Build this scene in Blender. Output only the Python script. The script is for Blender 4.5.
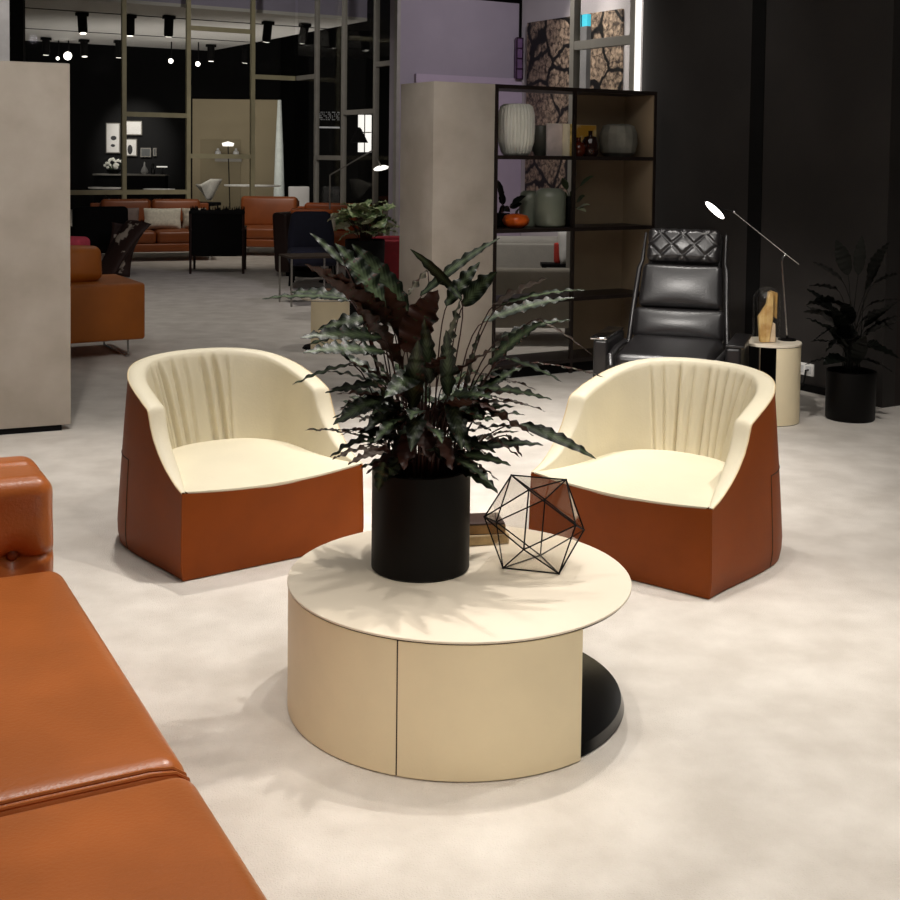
import bpy, bmesh, math, random
from mathutils import Vector, Matrix
random.seed(7)
sc = bpy.context.scene
for o in list(bpy.data.objects):
    bpy.data.objects.remove(o)
COL = sc.collection
PI = math.pi
R = math.radians

# ------------------------------------------------------------------ camera
CF, CPX, CPY, CH = 1226.0, 450.0, 215.0, 1.6
PITCH, ROLL = math.atan(.049), .012
cam_d = bpy.data.cameras.new('camera')
cam = bpy.data.objects.new('camera', cam_d)
COL.objects.link(cam)
fw = Vector((0, math.cos(PITCH), -math.sin(PITCH)))
rt0 = Vector((1, 0, 0))
up0 = rt0.cross(fw)
rt = math.cos(ROLL) * rt0 + math.sin(ROLL) * up0
up = -math.sin(ROLL) * rt0 + math.cos(ROLL) * up0
M3 = Matrix((rt, up, -fw)).transposed()
cam.matrix_world = Matrix.Translation((0, 0, CH)) @ M3.to_4x4()
cam_d.sensor_width = 36
cam_d.lens = 36 * CF / 900
cam_d.shift_y = -(450 - CPY) / 900
cam_d.clip_start = .05
cam_d.clip_end = 200
sc.camera = cam

# ------------------------------------------------------------------ world, exposure, lights
w = bpy.data.worlds.new('World')
sc.world = w
w.use_nodes = True
w.node_tree.nodes['Background'].inputs[0].default_value = (1.0, .93, .86, 1)
w.node_tree.nodes['Background'].inputs[1].default_value = .03
sc.view_settings.view_transform = 'Standard'
sc.view_settings.look = 'None'
sc.view_settings.exposure = 0
sc.view_settings.gamma = 1
sc.view_settings.use_curve_mapping = False


def spot(name, loc, target, power, angle=60, blend=.6, size=.06, color=(1, .93, .82)):
    d = bpy.data.lights.new(name, 'SPOT')
    d.energy = power
    d.spot_size = R(angle)
    d.spot_blend = blend
    d.shadow_soft_size = size
    d.color = color
    o = bpy.data.objects.new(name, d)
    COL.objects.link(o)
    o.location = loc
    o.rotation_euler = (Vector(target) - Vector(loc)).to_track_quat('-Z', 'Y').to_euler()
    return o


def area(name, loc, target, power, sx, sy, color=(1, .95, .88), spread=180):
    d = bpy.data.lights.new(name, 'AREA')
    d.energy = power
    d.shape = 'RECTANGLE'
    d.size, d.size_y = sx, sy
    d.color = color
    d.spread = R(spread)
    o = bpy.data.objects.new(name, d)
    COL.objects.link(o)
    o.location = loc
    o.rotation_euler = (Vector(target) - Vector(loc)).to_track_quat('-Z', 'Y').to_euler()
    return o


WARM = (1, .92, .81)
NEUT = (1, .95, .89)
spot('spot_table', (.75, 4.6, 4.1), (.05, 3.6, .3), 227, 62, .7, .04, NEUT)
spot('spot_table_side', (.25, 4.3, 4.1), (.05, 3.55, .3), 105, 60, .7, .07, WARM)
spot('spot_left_chair', (.3, 3.2, 4.0), (-.95, 5.1, .4), 91, 46, .8, .08, NEUT)
spot('spot_right_chair', (1.7, 3.1, 4.0), (.9, 4.9, .4), 136, 48, .8, .08, WARM)
spot('spot_right_floor', (2.4, 4.4, 4.0), (1.9, 4.2, 0), 240, 80, .9, .08, NEUT)
spot('spot_front_floor', (1.0, 1.6, 4.0), (.9, 2.2, 0), 143, 80, .9, .08, WARM)
spot('spot_sofa', (-.4, 3.2, 4.0), (-1.1, 2.3, .4), 110, 62, .8, .08, NEUT)
spot('spot_left_floor', (-1.3, 6.0, 4.0), (-1.5, 5.3, 0), 297, 62, .9, .08, NEUT)
spot('spot_middle_floor', (.3, 6.1, 4.0), (.35, 6.3, 0), 629, 56, .9, .08, NEUT)
spot('spot_middle_back', (.9, 7.2, 4.0), (.75, 7.5, 0), 225, 42, .9, .08, NEUT)
spot('spot_recliner', (-1.3, 2.3, 3.7), (1.45, 7.5, .75), 1100, 15, .8, .3, NEUT)
spot('spot_side_table', (2.4, 5.2, 4.0), (2.1, 7.3, .3), 172, 40, .8, .08, NEUT)
spot('spot_panel', (-1.5, 4.0, 4.0), (-2.6, 6.9, .8), 173, 55, 1, .1, NEUT)
spot('spot_column', (-.8, 5.5, 4.0), (-.15, 8.4, 1.3), 102, 36, 1, .1, NEUT)
spot('spot_dark_wall', (.4, 6.4, 3.3), (2.05, 9.0, 2.05), 34, 36, .8, .05, NEUT)
spot('spot_dark_wall_top', (.2, 8.0, 3.6), (1.9, 9.4, 2.7), 14, 50, .5, .05, NEUT)
spot('spot_table_front', (-.3, .2, 3.3), (.0, 3.1, .15), 192, 19, .8, .1, WARM)  # added narrow light on the table front, in place of carpet bounce
spot('spot_edge_post', (-2.9, 7.6, 3.5), (-3.25, 9.0, 2.3), 60, 40, .8, .1, NEUT)
spot('spot_fascia', (-4.6, 21.9, 4.75), (-5.0, 23.6, 4.7), 45, 125, 1, .1, (.92, .9, 1))  # unseen light added only to brighten the lavender fascia
spot('spot_back_floor', (-2.2, 12.0, 4.6), (-2.2, 12.5, 0), 189, 100, 1, .2, NEUT)
spot('spot_back_sofa', (-3.0, 16.0, 4.4), (-3.6, 18.6, .5), 196, 60, 1, .1, WARM)
spot('spot_back_sofa_right', (-1.6, 16.5, 4.4), (-2.6, 19.0, .5), 66, 60, 1, .1, WARM)
spot('spot_posts', (-3.0, 15.5, 4.6), (-2.9, 20.6, 2.6), 330, 75, 1, .1, NEUT)
spot('spot_behind_shelf', (.4, 10.3, 4.2), (.9, 11.0, .3), 170, 90, 1, .1, NEUT)
spot('spot_lavender_wall', (1.3, 10.9, 4.3), (.1, 13.6, 2.2), 170, 75, 1, .1, (.95, .88, 1))
for k, (x, y) in enumerate(((1.0, 12.6), (1.3, 12.15), (1.6, 11.65))):
    spot('spot_print_wall_%d' % k, (x - .35, y - .22, 4.5), (x + .2, y + .1, 3.1), 130, 42, .6, .05, NEUT)
area('overhead_fill', (.3, 4.0, 4.3), (.3, 4.0, 0), 85, 4.5, 4.5, NEUT)  # large unseen fill light added overhead to soften the spot shadows
spot('spot_white_table', (-4.4, 25.2, 3.8), (-4.45, 25.5, .8), 120, 36, .9, .1, NEUT)
spot('spot_wing_chair', (-4.0, 19.9, 3.8), (-4.15, 21.0, 1.1), 70, 26, .9, .1, NEUT)
spot('spot_flowers', (-8.9, 30.8, 3.6), (-8.95, 32.4, 1.3), 140, 22, .8, .05, NEUT)
area('soffit_fill', (-5.2, 25.5, 1.2), (-5.2, 27.5, 4.2), 60, 7, 3, NEUT, 150)  # unseen light below the far ceiling, aimed up to brighten it
spot('spot_pictures', (-8.4, 30.6, 4.0), (-8.5, 33.0, 1.9), 420, 44, 1, .05, NEUT)
spot('spot_back_room', (-4.6, 22.0, 4.0), (-4.9, 24.5, .6), 200, 80, 1, .1, NEUT)
spot('spot_grey_screen', (-4.2, 24.6, 4.0), (-4.8, 29.0, 1.0), 55, 60, 1, .1, WARM)

# ------------------------------------------------------------------ helpers


def at(x, y, Y):
    d = fw + rt * ((x - CPX) / CF) - up * ((y - CPY) / CF)
    return Vector((0, 0, CH)) + d * (Y / d.y)


def fl(x, y, h=0.0):
    d = fw + rt * ((x - CPX) / CF) - up * ((y - CPY) / CF)
    return Vector((0, 0, CH)) + d * ((h - CH) / d.z)


def lin(c):
    return tuple(((v / 255) / 12.92 if v / 255 <= .04045 else ((v / 255 + .055) / 1.055) ** 2.4) for v in c) + (1,)


MATS = {}


def mat(name, rgb, rough=.5, metal=0, var=.08, vscale=8, bump=0, bscale=60, spec=.5, emit=None, estr=0, coat=0, rgb2=None, ramp=(.4, .65), detail=4, sheen=0):
    if name in MATS:
        return MATS[name]
    m = bpy.data.materials.new(name)
    m.use_nodes = True
    nt = m.node_tree
    N, L = nt.nodes, nt.links
    p = N['Principled BSDF']
    p.inputs['Roughness'].default_value = rough
    p.inputs['Metallic'].default_value = metal
    p.inputs['Specular IOR Level'].default_value = spec
    p.inputs['Coat Weight'].default_value = coat
    p.inputs['Sheen Weight'].default_value = sheen
    tc = N.new('ShaderNodeTexCoord')
    nz = N.new('ShaderNodeTexNoise')
    nz.inputs['Scale'].default_value = vscale
    nz.inputs['Detail'].default_value = detail
    L.new(tc.outputs['Object'], nz.inputs['Vector'])
    cr = N.new('ShaderNodeValToRGB')
    c = lin(rgb)
    if rgb2:
        c1, c2 = c, lin(rgb2)
    else:
        c1 = tuple(min(1, v * (1 - var)) for v in c[:3]) + (1,)
        c2 = tuple(min(1, v * (1 + var)) for v in c[:3]) + (1,)
    cr.color_ramp.elements[0].position, cr.color_ramp.elements[1].position = ramp
    cr.color_ramp.elements[0].color, cr.color_ramp.elements[1].color = c1, c2
    L.new(nz.outputs['Fac'], cr.inputs['Fac'])
    L.new(cr.outputs['Color'], p.inputs['Base Color'])
    if bump:
        n2 = N.new('ShaderNodeTexNoise')
        n2.inputs['Scale'].default_value = bscale
        n2.inputs['Detail'].default_value = 3
        L.new(tc.outputs['Object'], n2.inputs['Vector'])
        b = N.new('ShaderNodeBump')
        b.inputs['Strength'].default_value = bump
        b.inputs['Distance'].default_value = .01
        L.new(n2.outputs['Fac'], b.inputs['Height'])
        L.new(b.outputs['Normal'], p.inputs['Normal'])
    if emit:
        p.inputs['Emission Color'].default_value = lin(emit)
        p.inputs['Emission Strength'].default_value = estr
    MATS[name] = m
    return m


def glass_mat(name, tint=(.95, .96, .95), gloss=.10, rough=.02):
    m = bpy.data.materials.new(name)
    m.use_nodes = True
    nt = m.node_tree
    N, L = nt.nodes, nt.links
    N.remove(N['Principled BSDF'])
    out = N['Material Output']
    t = N.new('ShaderNodeBsdfTransparent')
    t.inputs[0].default_value = tint + (1,)
    g = N.new('ShaderNodeBsdfGlossy')
    g.inputs['Roughness'].default_value = rough
    g.inputs['Color'].default_value = (1, 1, 1, 1)
    lw = N.new('ShaderNodeLayerWeight')
    lw.inputs['Blend'].default_value = .5
    pw = N.new('ShaderNodeMath')
    pw.operation = 'POWER'
    pw.inputs[1].default_value = 5
    ad = N.new('ShaderNodeMath')
    ad.operation = 'MULTIPLY_ADD'
    ad.inputs[1].default_value = .45
    ad.inputs[2].default_value = gloss
    ad.use_clamp = True
    L.new(lw.outputs['Facing'], pw.inputs[0])
    mx = N.new('ShaderNodeMixShader')
    L.new(pw.outputs[0], ad.inputs[0])
    L.new(ad.outputs[0], mx.inputs[0])
    L.new(t.outputs[0], mx.inputs[1])
    L.new(g.outputs[0], mx.inputs[2])
    L.new(mx.outputs[0], out.inputs['Surface'])
    MATS[name] = m
    return m


def thing(name, label, cat, loc=(0, 0, 0), rotz=0, group=None):
    o = bpy.data.objects.new(name, None)
    COL.objects.link(o)
    o.empty_display_size = .1
    o.location = loc
    o.rotation_euler = (0, 0, rotz)
    o['label'] = label
    o['category'] = cat
    if group:
        o['group'] = group
    return o


def tag(o, label, cat, group=None):
    o['label'] = label
    o['category'] = cat
    if group:
        o['group'] = group
    return o


def copy_tree(o, parent=None):
    c = o.copy()
    COL.objects.link(c)
    if parent:
        c.parent = parent
    for ch in [x for x in bpy.data.objects if x.parent == o]:
        copy_tree(ch, c)
    return c


class MB:
    """collects shapes, builds ONE mesh object"""

    def __init__(s):
        s.bm = bmesh.new()
        s.uv = None

    def face(s, vs, mi=0):
        try:
            f = s.bm.faces.new(vs)
            f.material_index = mi
            return f
        except ValueError:
            return None

    def box(s, c, size, rot=None, bev=0, mi=0):
        r = bmesh.ops.create_cube(s.bm, size=1)
        vs = r['verts']
        for v in vs:
            v.co = Vector((v.co.x * size[0], v.co.y * size[1], v.co.z * size[2]))
        if bev:
            es = list({e for v in vs for e in v.link_edges})
            rr = bmesh.ops.bevel(s.bm, geom=es, offset=bev, segments=2, profile=.5, affect='EDGES')
            vs = list({v for f in rr['faces'] for v in f.verts} | {v for v in vs if v.is_valid})
        m = rot if rot else Matrix.Identity(3)
        for v in vs:
            v.co = m @ v.co + Vector(c)
        if mi:
            for f in {f for v in vs for f in v.link_faces}:
                f.material_index = mi
        return s

    def rbox(s, c, size, r=.03, k=3, m=6, bulge=(0, 0, 0), rot=None, fn=None, mi=0):
        h = [x / 2 for x in size]
        r = min(r, min(h) * .98)
        ax = []
        for a in h:
            l = [-a + r * i / k for i in range(k)]
            l += [-a + r + (2 * a - 2 * r) * i / m for i in range(m + 1)]
            l += [a - r + r * (i + 1) / k for i in range(k)]
            ax.append(l)
        cache = {}

        def V(p):
            key = tuple(round(x, 6) for x in p)
            if key in cache:
                return cache[key]
            q = [max(-(h[i] - r), min(h[i] - r, p[i])) for i in range(3)]
            d = Vector([p[i] - q[i] for i in range(3)])
            if d.length > 1e-9:
                d = d.normalized() * r
            P = Vector(q) + d
            n = [P[i] / h[i] for i in range(3)]
            for i in range(3):
                if bulge[i]:
                    j, l = (i + 1) % 3, (i + 2) % 3
                    P[i] += n[i] * bulge[i] * max(0, 1 - n[j] ** 2) * max(0, 1 - n[l] ** 2)
            if fn:
                P = fn(P, n)
            P = (rot @ P if rot else P) + Vector(c)
            v = s.bm.verts.new(P)
            cache[key] = v
            return v
        for i in range(3):
            j, l = (i + 1) % 3, (i + 2) % 3
            for sg in (-1, 1):
                for a in range(len(ax[j]) - 1):
                    for b in range(len(ax[l]) - 1):
                        ps = []
                        for (da, db) in ((0, 0), (1, 0), (1, 1), (0, 1)):
                            p = [0, 0, 0]
                            p[i] = sg * h[i]
                            p[j] = ax[j][a + da]
                            p[l] = ax[l][b + db]
                            ps.append(V(p))
                        if sg < 0:
                            ps.reverse()
                        s.face(ps, mi)
        return s

    def grid(s, pts, mi=0, close_u=False, flip=False):
        """pts[row][col] -> quads"""
        V = [[s.bm.verts.new(p) for p in row] for row in pts]
        nr, nc = len(V), len(V[0])
        for i in range(nr - 1):
            for j in range(nc if close_u else nc - 1):
                q = [V[i][j], V[i][(j + 1) % nc], V[i + 1][(j + 1) % nc], V[i + 1][j]]
                if flip:
                    q.reverse()
                s.face(q, mi)
        return V

    def lathe(s, prof, c=(0, 0, 0), seg=48, sx=1, sy=1, mi=0, fn=None):
        c = Vector(c)
        rows = []
        for (r, z) in prof:
            row = []
            for j in range(seg):
                a = 2 * PI * j / seg
                rr = fn(r, z, a) if fn else r
                row.append(c + Vector((rr * math.cos(a) * sx, rr * math.sin(a) * sy, z)))
            rows.append(row)
        V = s.grid(rows, mi, True)
        if prof[0][0] > 1e-6:
            s.face(list(reversed(V[0])), mi)
        if prof[-1][0] > 1e-6:
            s.face(V[-1], mi)
        return s

    def tube(s, pts, r, seg=10, mi=0, closed=False):
        pts = [Vector(p) for p in pts]
        n = len(pts)
        rows = []
        ref = Vector((0, 0, 1))
        for i, p in enumerate(pts):
            if closed:
                t = (pts[(i + 1) % n] - pts[i - 1]).normalized()
            else:
                t = (pts[min(i + 1, n - 1)] - pts[max(i - 1, 0)]).normalized()
            rr = ref if abs(t.dot(ref)) < .95 else Vector((1, 0, 0))
            a = t.cross(rr).normalized()
            b = t.cross(a).normalized()
            if i and rows:
                pa = (rows[-1][0] - pts[i - 1])
                pa = (pa - t * pa.dot(t))
                if pa.length > 1e-9:
                    a = pa.normalized()
                    b = t.cross(a).normalized()
            ri = r[i] if isinstance(r, (list, tuple)) else r
            rows.append([p + (a * math.cos(2 * PI * k / seg) + b * math.sin(2 * PI * k / seg)) * ri for k in range(seg)])
        if closed:
            rows.append(rows[0])
        V = s.grid(rows, mi, True)
        if not closed:
            s.face(list(reversed(V[0])), mi)
            s.face(V[-1], mi)
        return s

    def prism(s, poly, z0, z1, mi=0):
        b = [s.bm.verts.new((x, y, z0)) for x, y in poly]
        t = [s.bm.verts.new((x, y, z1)) for x, y in poly]
        n = len(poly)
        s.face(list(reversed(b)), mi)
        s.face(t, mi)
        for i in range(n):
            s.face([b[i], b[(i + 1) % n], t[(i + 1) % n], t[i]], mi)
        return s

    def ball(s, c, r, sx=1, sy=1, sz=1, seg=16, mi=0):
        n = seg // 2
        prof = [(max(1e-7, math.sin(PI * i / n)) * r, -math.cos(PI * i / n) * r * sz) for i in range(n + 1)]
        return s.lathe(prof, c, seg, sx, sy, mi)

    def build(s, name, m, parent=None, ang=40, weld=True):
        if weld:
            bmesh.ops.remove_doubles(s.bm, verts=s.bm.verts, dist=1e-5)
        bmesh.ops.recalc_face_normals(s.bm, faces=s.bm.faces)
        me = bpy.data.meshes.new(name)
        s.bm.to_mesh(me)
        s.bm.free()
        for x in (m if isinstance(m, (list, tuple)) else [m]):
            me.materials.append(x)
        for p in me.polygons:
            p.use_smooth = True
        me.set_sharp_from_angle(angle=R(ang))
        o = bpy.data.objects.new(name, me)
        COL.objects.link(o)
        if parent:
            o.parent = parent
        return o


def struct(o):
    o['kind'] = 'structure'
    return o


def rz(a):
    return Matrix.Rotation(a, 3, 'Z')


def rx(a):
    return Matrix.Rotation(a, 3, 'X')


def ry(a):
    return Matrix.Rotation(a, 3, 'Y')


def sm(a, b, x):
    t = max(0, min(1, (x - a) / (b - a)))
    return t * t * (3 - 2 * t)


def interp(tab, x):
    for (a, va), (b, vb) in zip(tab, tab[1:]):
        if x <= b:
            return va + (vb - va) * max(0, (x - a)) / (b - a)
    return tab[-1][1]


G = R(31)                       # the stand's building grid is turned 31 degrees
U = Vector((math.cos(G), math.sin(G), 0))
V_ = Vector((-math.sin(G), math.cos(G), 0))

# ------------------------------------------------------------------ materials
M_carpet = mat('carpet', (209, 201, 191), .95, 0, rgb2=(228, 221, 212), vscale=5, ramp=(.35, .68), bump=.5, bscale=220, detail=7, spec=.1, sheen=.15)
M_cream = mat('cream_leather', (222, 213, 188), .5, 0, .02, 6, .08, 90, .35)
M_orange = mat('orange_leather', (136, 63, 7), .5, 0, .06, 5, .05, 160, .2)
M_sofa = mat('cognac_leather', (174, 98, 48), .30, 0, .12, 3, .10, 120, .45)
M_black = mat('black_satin', (5, 4, 4), .5, 0, .2, 6, spec=.18)
M_blackgloss = mat('black_lacquer', (6, 6, 7), .12, 0, .1, 6)
M_blackmat = mat('black_matte', (9, 8, 8), .8, 0, .2, 6, spec=.2)
M_table = mat('cream_table_leather', (242, 227, 192), .5, 0, .025, 5, .06, 140, .3)
M_seam = mat('dark_seam', (60, 42, 26), .7, 0, .1)
M_plaster = mat('greige_plaster', (176, 166, 153), .85, 0, rgb2=(196, 187, 176), vscale=3.2, ramp=(.35, .7), bump=.05, bscale=30, detail=6)
M_darkwall = mat('dark_wall_paint', (40, 36, 34), .6, 0, .12, 2.5, .03, 60)
M_bronze = mat('dark_bronze', (40, 31, 27), .45, .3, .1, 5)
M_beigeboard = mat('beige_back_board', (140, 122, 98), .7, 0, .08, 3)
M_white = mat('white_paint', (232, 230, 226), .6, 0, .02, 5)
M_lav = mat('lavender_wall_paint', (150, 142, 150), .8, 0, .03, 3)
M_chrome = mat('chrome', (200, 200, 200), .15, 1, .02)
M_gold = mat('brass_post', (168, 160, 128), .4, .2, .05)
M_greypost = mat('grey_post', (150, 146, 138), .5, .1, .05)
M_blacklea = mat('black_leather', (22, 20, 21), .34, 0, .1, 6, .10, 120, .6)
M_glass = glass_mat('clear_glass', (.96, .97, .96), .03)
M_pane = glass_mat('window_glass', (.95, .95, .94), .004)

# ------------------------------------------------------------------ the setting
f = MB()
f.box((0, 17, -.05), (44, 50, .1))
struct(f.build('floor', M_carpet))

# corner positions of the dark stand walls
corner = fl(882, 408)
wallA_end = corner + V_ * 2.46
d = MB()
mid = corner + V_ * 1.23 + U * .06
d.box((mid.x, mid.y, 1.9), (.12, 2.46, 3.8), rz(G))
struct(d.build('wall_right', M_darkwall))
d = MB()
q = corner + V_ * 1.17 - U * .004
d.box((q.x, q.y, 1.9), (.008, .13, 3.8), rz(G))
struct(d.build('trim_1', M_blackmat))
d = MB()
mid = corner + U * 1.62 + V_ * .07
d.box((mid.x, mid.y, 1.9), (3.0, .14, 3.8), rz(G))
struct(d.build('wall_far_right', mat('brown_black_wall', (38, 28, 25), .7, 0, .1, 2)))
d = MB()
q = corner + V_ * .9 - U * .008
d.box((q.x, q.y, .025), (.016, 1.6, .05), rz(G))
struct(d.build('baseboard_right', M_blackmat))

# pale walls behind the shelf: lavender wall and white print wall meet in a concave corner
wc = at(520, 150, 14.0)
wc.z = 0
d = MB()
m = wc - U * .84 + V_ * .05
d.box((m.x, m.y, 1.66), (1.6, .1, 3.32), rz(G))
struct(d.build('wall_lavender', M_lav))
d = MB()
m = wc - U * .70 - V_ * .02
d.box((m.x, m.y, 1.235), (1.38, .04, 2.47), rz(G))
struct(d.build('trim_2', mat('pale_lavender_panel', (172, 158, 172), .8, 0, .03, 3)))
d = MB()
m = wc - V_ * 1.35 + U * .05
d.box((m.x, m.y, 2.3), (.1, 2.7, 4.6), rz(G))
struct(d.build('wall_white', mat('print_wall_paint', (196, 190, 190), .8, 0, .02, 3)))
d = MB()
m = wc - U * 1.62 - V_ * .02
d.box((m.x, m.y, 1.8), (.04, .09, 3.6), rz(G))
struct(d.build('trim_3', M_greypost))

# dark far room shell
d = MB()
d.box((-4, 36, 4), (40, .2, 8))
struct(d.build('wall_back', mat('black_back_wall', (14, 13, 14), .9, 0, .1, 1)))
# white soffit of the far stand: near edge/right edge follow the grid
nr = at(367, 21, 23.6)
d = MB()
zc = nr.z
pl = [nr, nr - U * 8.3, nr - U * 8.3 + V_ * 8.6, nr + V_ * 8.6]
d.prism([(p.x, p.y) for p in pl], zc, zc + .06)
for k in (1, 3.2):
    a0 = nr + V_ * (1.75 * k)
    cc = a0 - U * 4.15
    d.box((cc.x, cc.y, zc - .005), (8.3, .05, .012), rz(G), mi=1)
struct(d.build('ceiling', [M_white, M_blackmat]))
d = MB()
cc = nr - U * 4.15 + V_ * .03
d.box((cc.x, cc.y, zc + .85), (8.3, .06, 1.58), rz(G))
struct(d.build('trim_4', mat('lavender_fascia', (186, 180, 204), .8, 0, .03, 3)))
d = MB()
lw = nr - U * 8.34 + V_ * 4.2
d.box((lw.x, lw.y, 3.2), (.08, 8.4, 6.4), rz(G))
struct(d.build('wall_left', mat('black_side_wall', (14, 13, 16), .9, 0, .1, 1)))

# ------------------------------------------------------------------ glazed partitions of the far stand
g2c = at(295, 244, 21.5)
g2c.z = 0


def on_line(px, p0, dr):
    """ground point of a vertical plane line seen in column px"""
    dd = fw + rt * ((px - CPX) / CF)
    n = Vector((-dr.y, dr.x, 0))
    t = (p0 - Vector((0, 0, 0))).dot(n) / Vector((dd.x, dd.y, 0)).dot(n)
    q = Vector((dd.x * t, dd.y * t, 0))
    return q, (q - p0).dot(dr)


def window(name, p0, dr, posts, transoms, m_post, hgt=6.0, wd=.07, bare=()):
    e = bpy.data.objects.new(name, None)
    COL.objects.link(e)
    e.location = p0
    e.rotation_euler = (0, 0, math.atan2(dr.y, dr.x))
    struct(e)
    ss = []
    for px in posts:
        _, s_ = on_line(px, p0, dr)
        ss.append(s_)
        if px in bare:
            continue
        MB().box((s_, 0, hgt / 2), (wd, .07, hgt)).build('post', m_post, e)
    for (a, b, z) in transoms:
        MB().box(((ss[a] + ss[b]) / 2, 0, z), (abs(ss[b] - ss[a]), .06, .075)).build('transom', m_post, e)
    MB().box(((min(ss) + max(ss)) / 2, 0, hgt / 2), (max(ss) - min(ss), .012, hgt)).build('glass_pane', M_pane, e)
    return e


window('window_1', g2c, U, [20, 124, 188, 252, 294], [(0, 1, .93), (1, 2, .93), (1, 2, 2.20), (2, 3, 3.66), (2, 3, 1.53), (3, 4, 2.9)], M_gold, bare=(294,))
window('window_2', g2c, -V_, [297, 316, 343, 375, 405], [(0, 1, 2.9), (1, 2, 1.53), (2, 3, 2.26), (3, 4, 2.97)], M_greypost, bare=(297,))
p3 = wallA_end + V_ * .05
window('window_3', p3, V_, [632, 572], [(0, 1, 2.56)], M_greypost, 3.8, .06)

# ------------------------------------------------------------------ partition panel at left, posts beside it
pr = fl(71, 430)
ang_p = math.atan2(.40, .915)
t = thing('partition_panel', 'tall greige plaster partition panel standing at the left edge of the picture', 'partition', (pr.x, pr.y, 0), ang_p)
MB().box((-1.1, .035, 1.062), (2.2, .07, 2.056), bev=.004).build('panel', M_plaster, t)
MB().box((-1.12, .035, .017), (2.14, .05, .034)).build('plinth', M_blackmat, t)
d = MB()
q = at(-4, 30, 9.0)
d.box((q.x, q.y, 1.8), (.165, .12, 3.6), rz(G))
struct(d.build('trim_5', mat('pale_post', (190, 188, 188), .6)))
d = MB()
q = at(16, 30, 12.0)
d.box((q.x - .02, q.y, 1.9), (.19, .15, 3.8), rz(.2))
struct(d.build('trim_6', M_blackmat))

# ------------------------------------------------------------------ round coffee table
ct = Vector((.040, 3.551, 0))
t = thing('coffee_table', 'round cream coffee table in the centre with open side showing a black base', 'table', ct)
RT = .502
prof = [(0, .3605), (RT - .003, .3605), (RT, .362), (RT, .3665), (RT - .0015, .368), (0, .368)]
MB().lathe(prof, seg=128).build('tabletop', mat('cream_top', (238, 226, 206), .45, 0, .03, 3, .05, 120, .35), t, 30)
MB().lathe([(0, .355), (RT - .006, .355), (RT - .006, .361), (0, .361)], seg=128).build('shadow_gap', M_seam, t, 30)


def arc_shell(a0, a1, r1, r0, z0, z1, n=60):
    b = MB()
    rows = []
    for i in range(n + 1):
        a = a0 + (a1 - a0) * i / n
        sx, cx = math.sin(a), -math.cos(a)
        rows.append([Vector((sx * r1, cx * r1, z0)), Vector((sx * r1, cx * r1, z1)), Vector((sx * r0, cx * r0, z1)), Vector((sx * r0, cx * r0, z0))])
    V = b.grid(rows, 0, True)
    b.face(V[0])
    b.face(list(reversed(V[-1])))
    return b


RS = .4995
arc_shell(R(-18.6), R(40.3), RS, RS - .02, .004, .357).build('front_panel', M_table, t)
arc_shell(R(-176), R(-19.1), RS, RS - .02, .004, .357, 90).build('side_panel', M_table, t)
arc_shell(R(-19.2), R(-18.5), RS - .002, RS - .018, .004, .357, 2).build('panel_seam', M_seam, t)
MB().lathe([(0, .0), (RS - .03, .0), (RS - .012, .004), (RS - .0215, .03), (0, .03)], seg=96).build('base_plate', M_blackgloss, t, 30)

# ------------------------------------------------------------------ tub armchairs
WID, DEP = .40, .85


def footprint():
    P = []
    ys = [0, .02, .05, .08, .11, .14, .17, .195, .215, .235, .25, .262, .272, .28, .286, .292, .30, .32, .35, .38, .41, .44]
    for y in ys:
        P.append((-WID - .028 * sm(0, .45, y), y))
    n = 230
    p = 2.3
    for i in range(n + 1):
        a = PI - PI * i / n
        c, s_ = math.cos(a), math.sin(a)
        P.append(((WID + .028) * math.copysign(abs(c) ** (2 / p), c), .47 + (DEP - .47) * abs(s_) ** (2 / p)))
    for y in reversed(ys):
        P.append((WID + .028 * sm(0, .45, y), y))
    N = []
    for i in range(len(P)):
        a, b = P[max(0, i - 1)], P[min(len(P) - 1, i + 1)]
        tx, ty = b[0] - a[0], b[1] - a[1]
        l = math.hypot(tx, ty)
        N.append((-ty / l, tx / l))
    return P, N


BT = [(0, .335), (.05, .350), (.09, .368), (.15, .405), (.195, .445), (.235, .49), (.262, .535), (.28, .575), (.288, .592), (.30, .600), (.38, .628), (.52, .666), (.68, .702), (.86, .728)]
WT = [(0, .012), (.05, .03), (.12, .05), (.25, .068), (.30, .072), (.8, .07)]


def taper(z, y=0):
    return (.018 + .036 * sm(.22, .70, y)) * (z / .74) ** 1.2 + (.014 * (1 - z / .09) ** 2 if z < .09 else 0)


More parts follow.
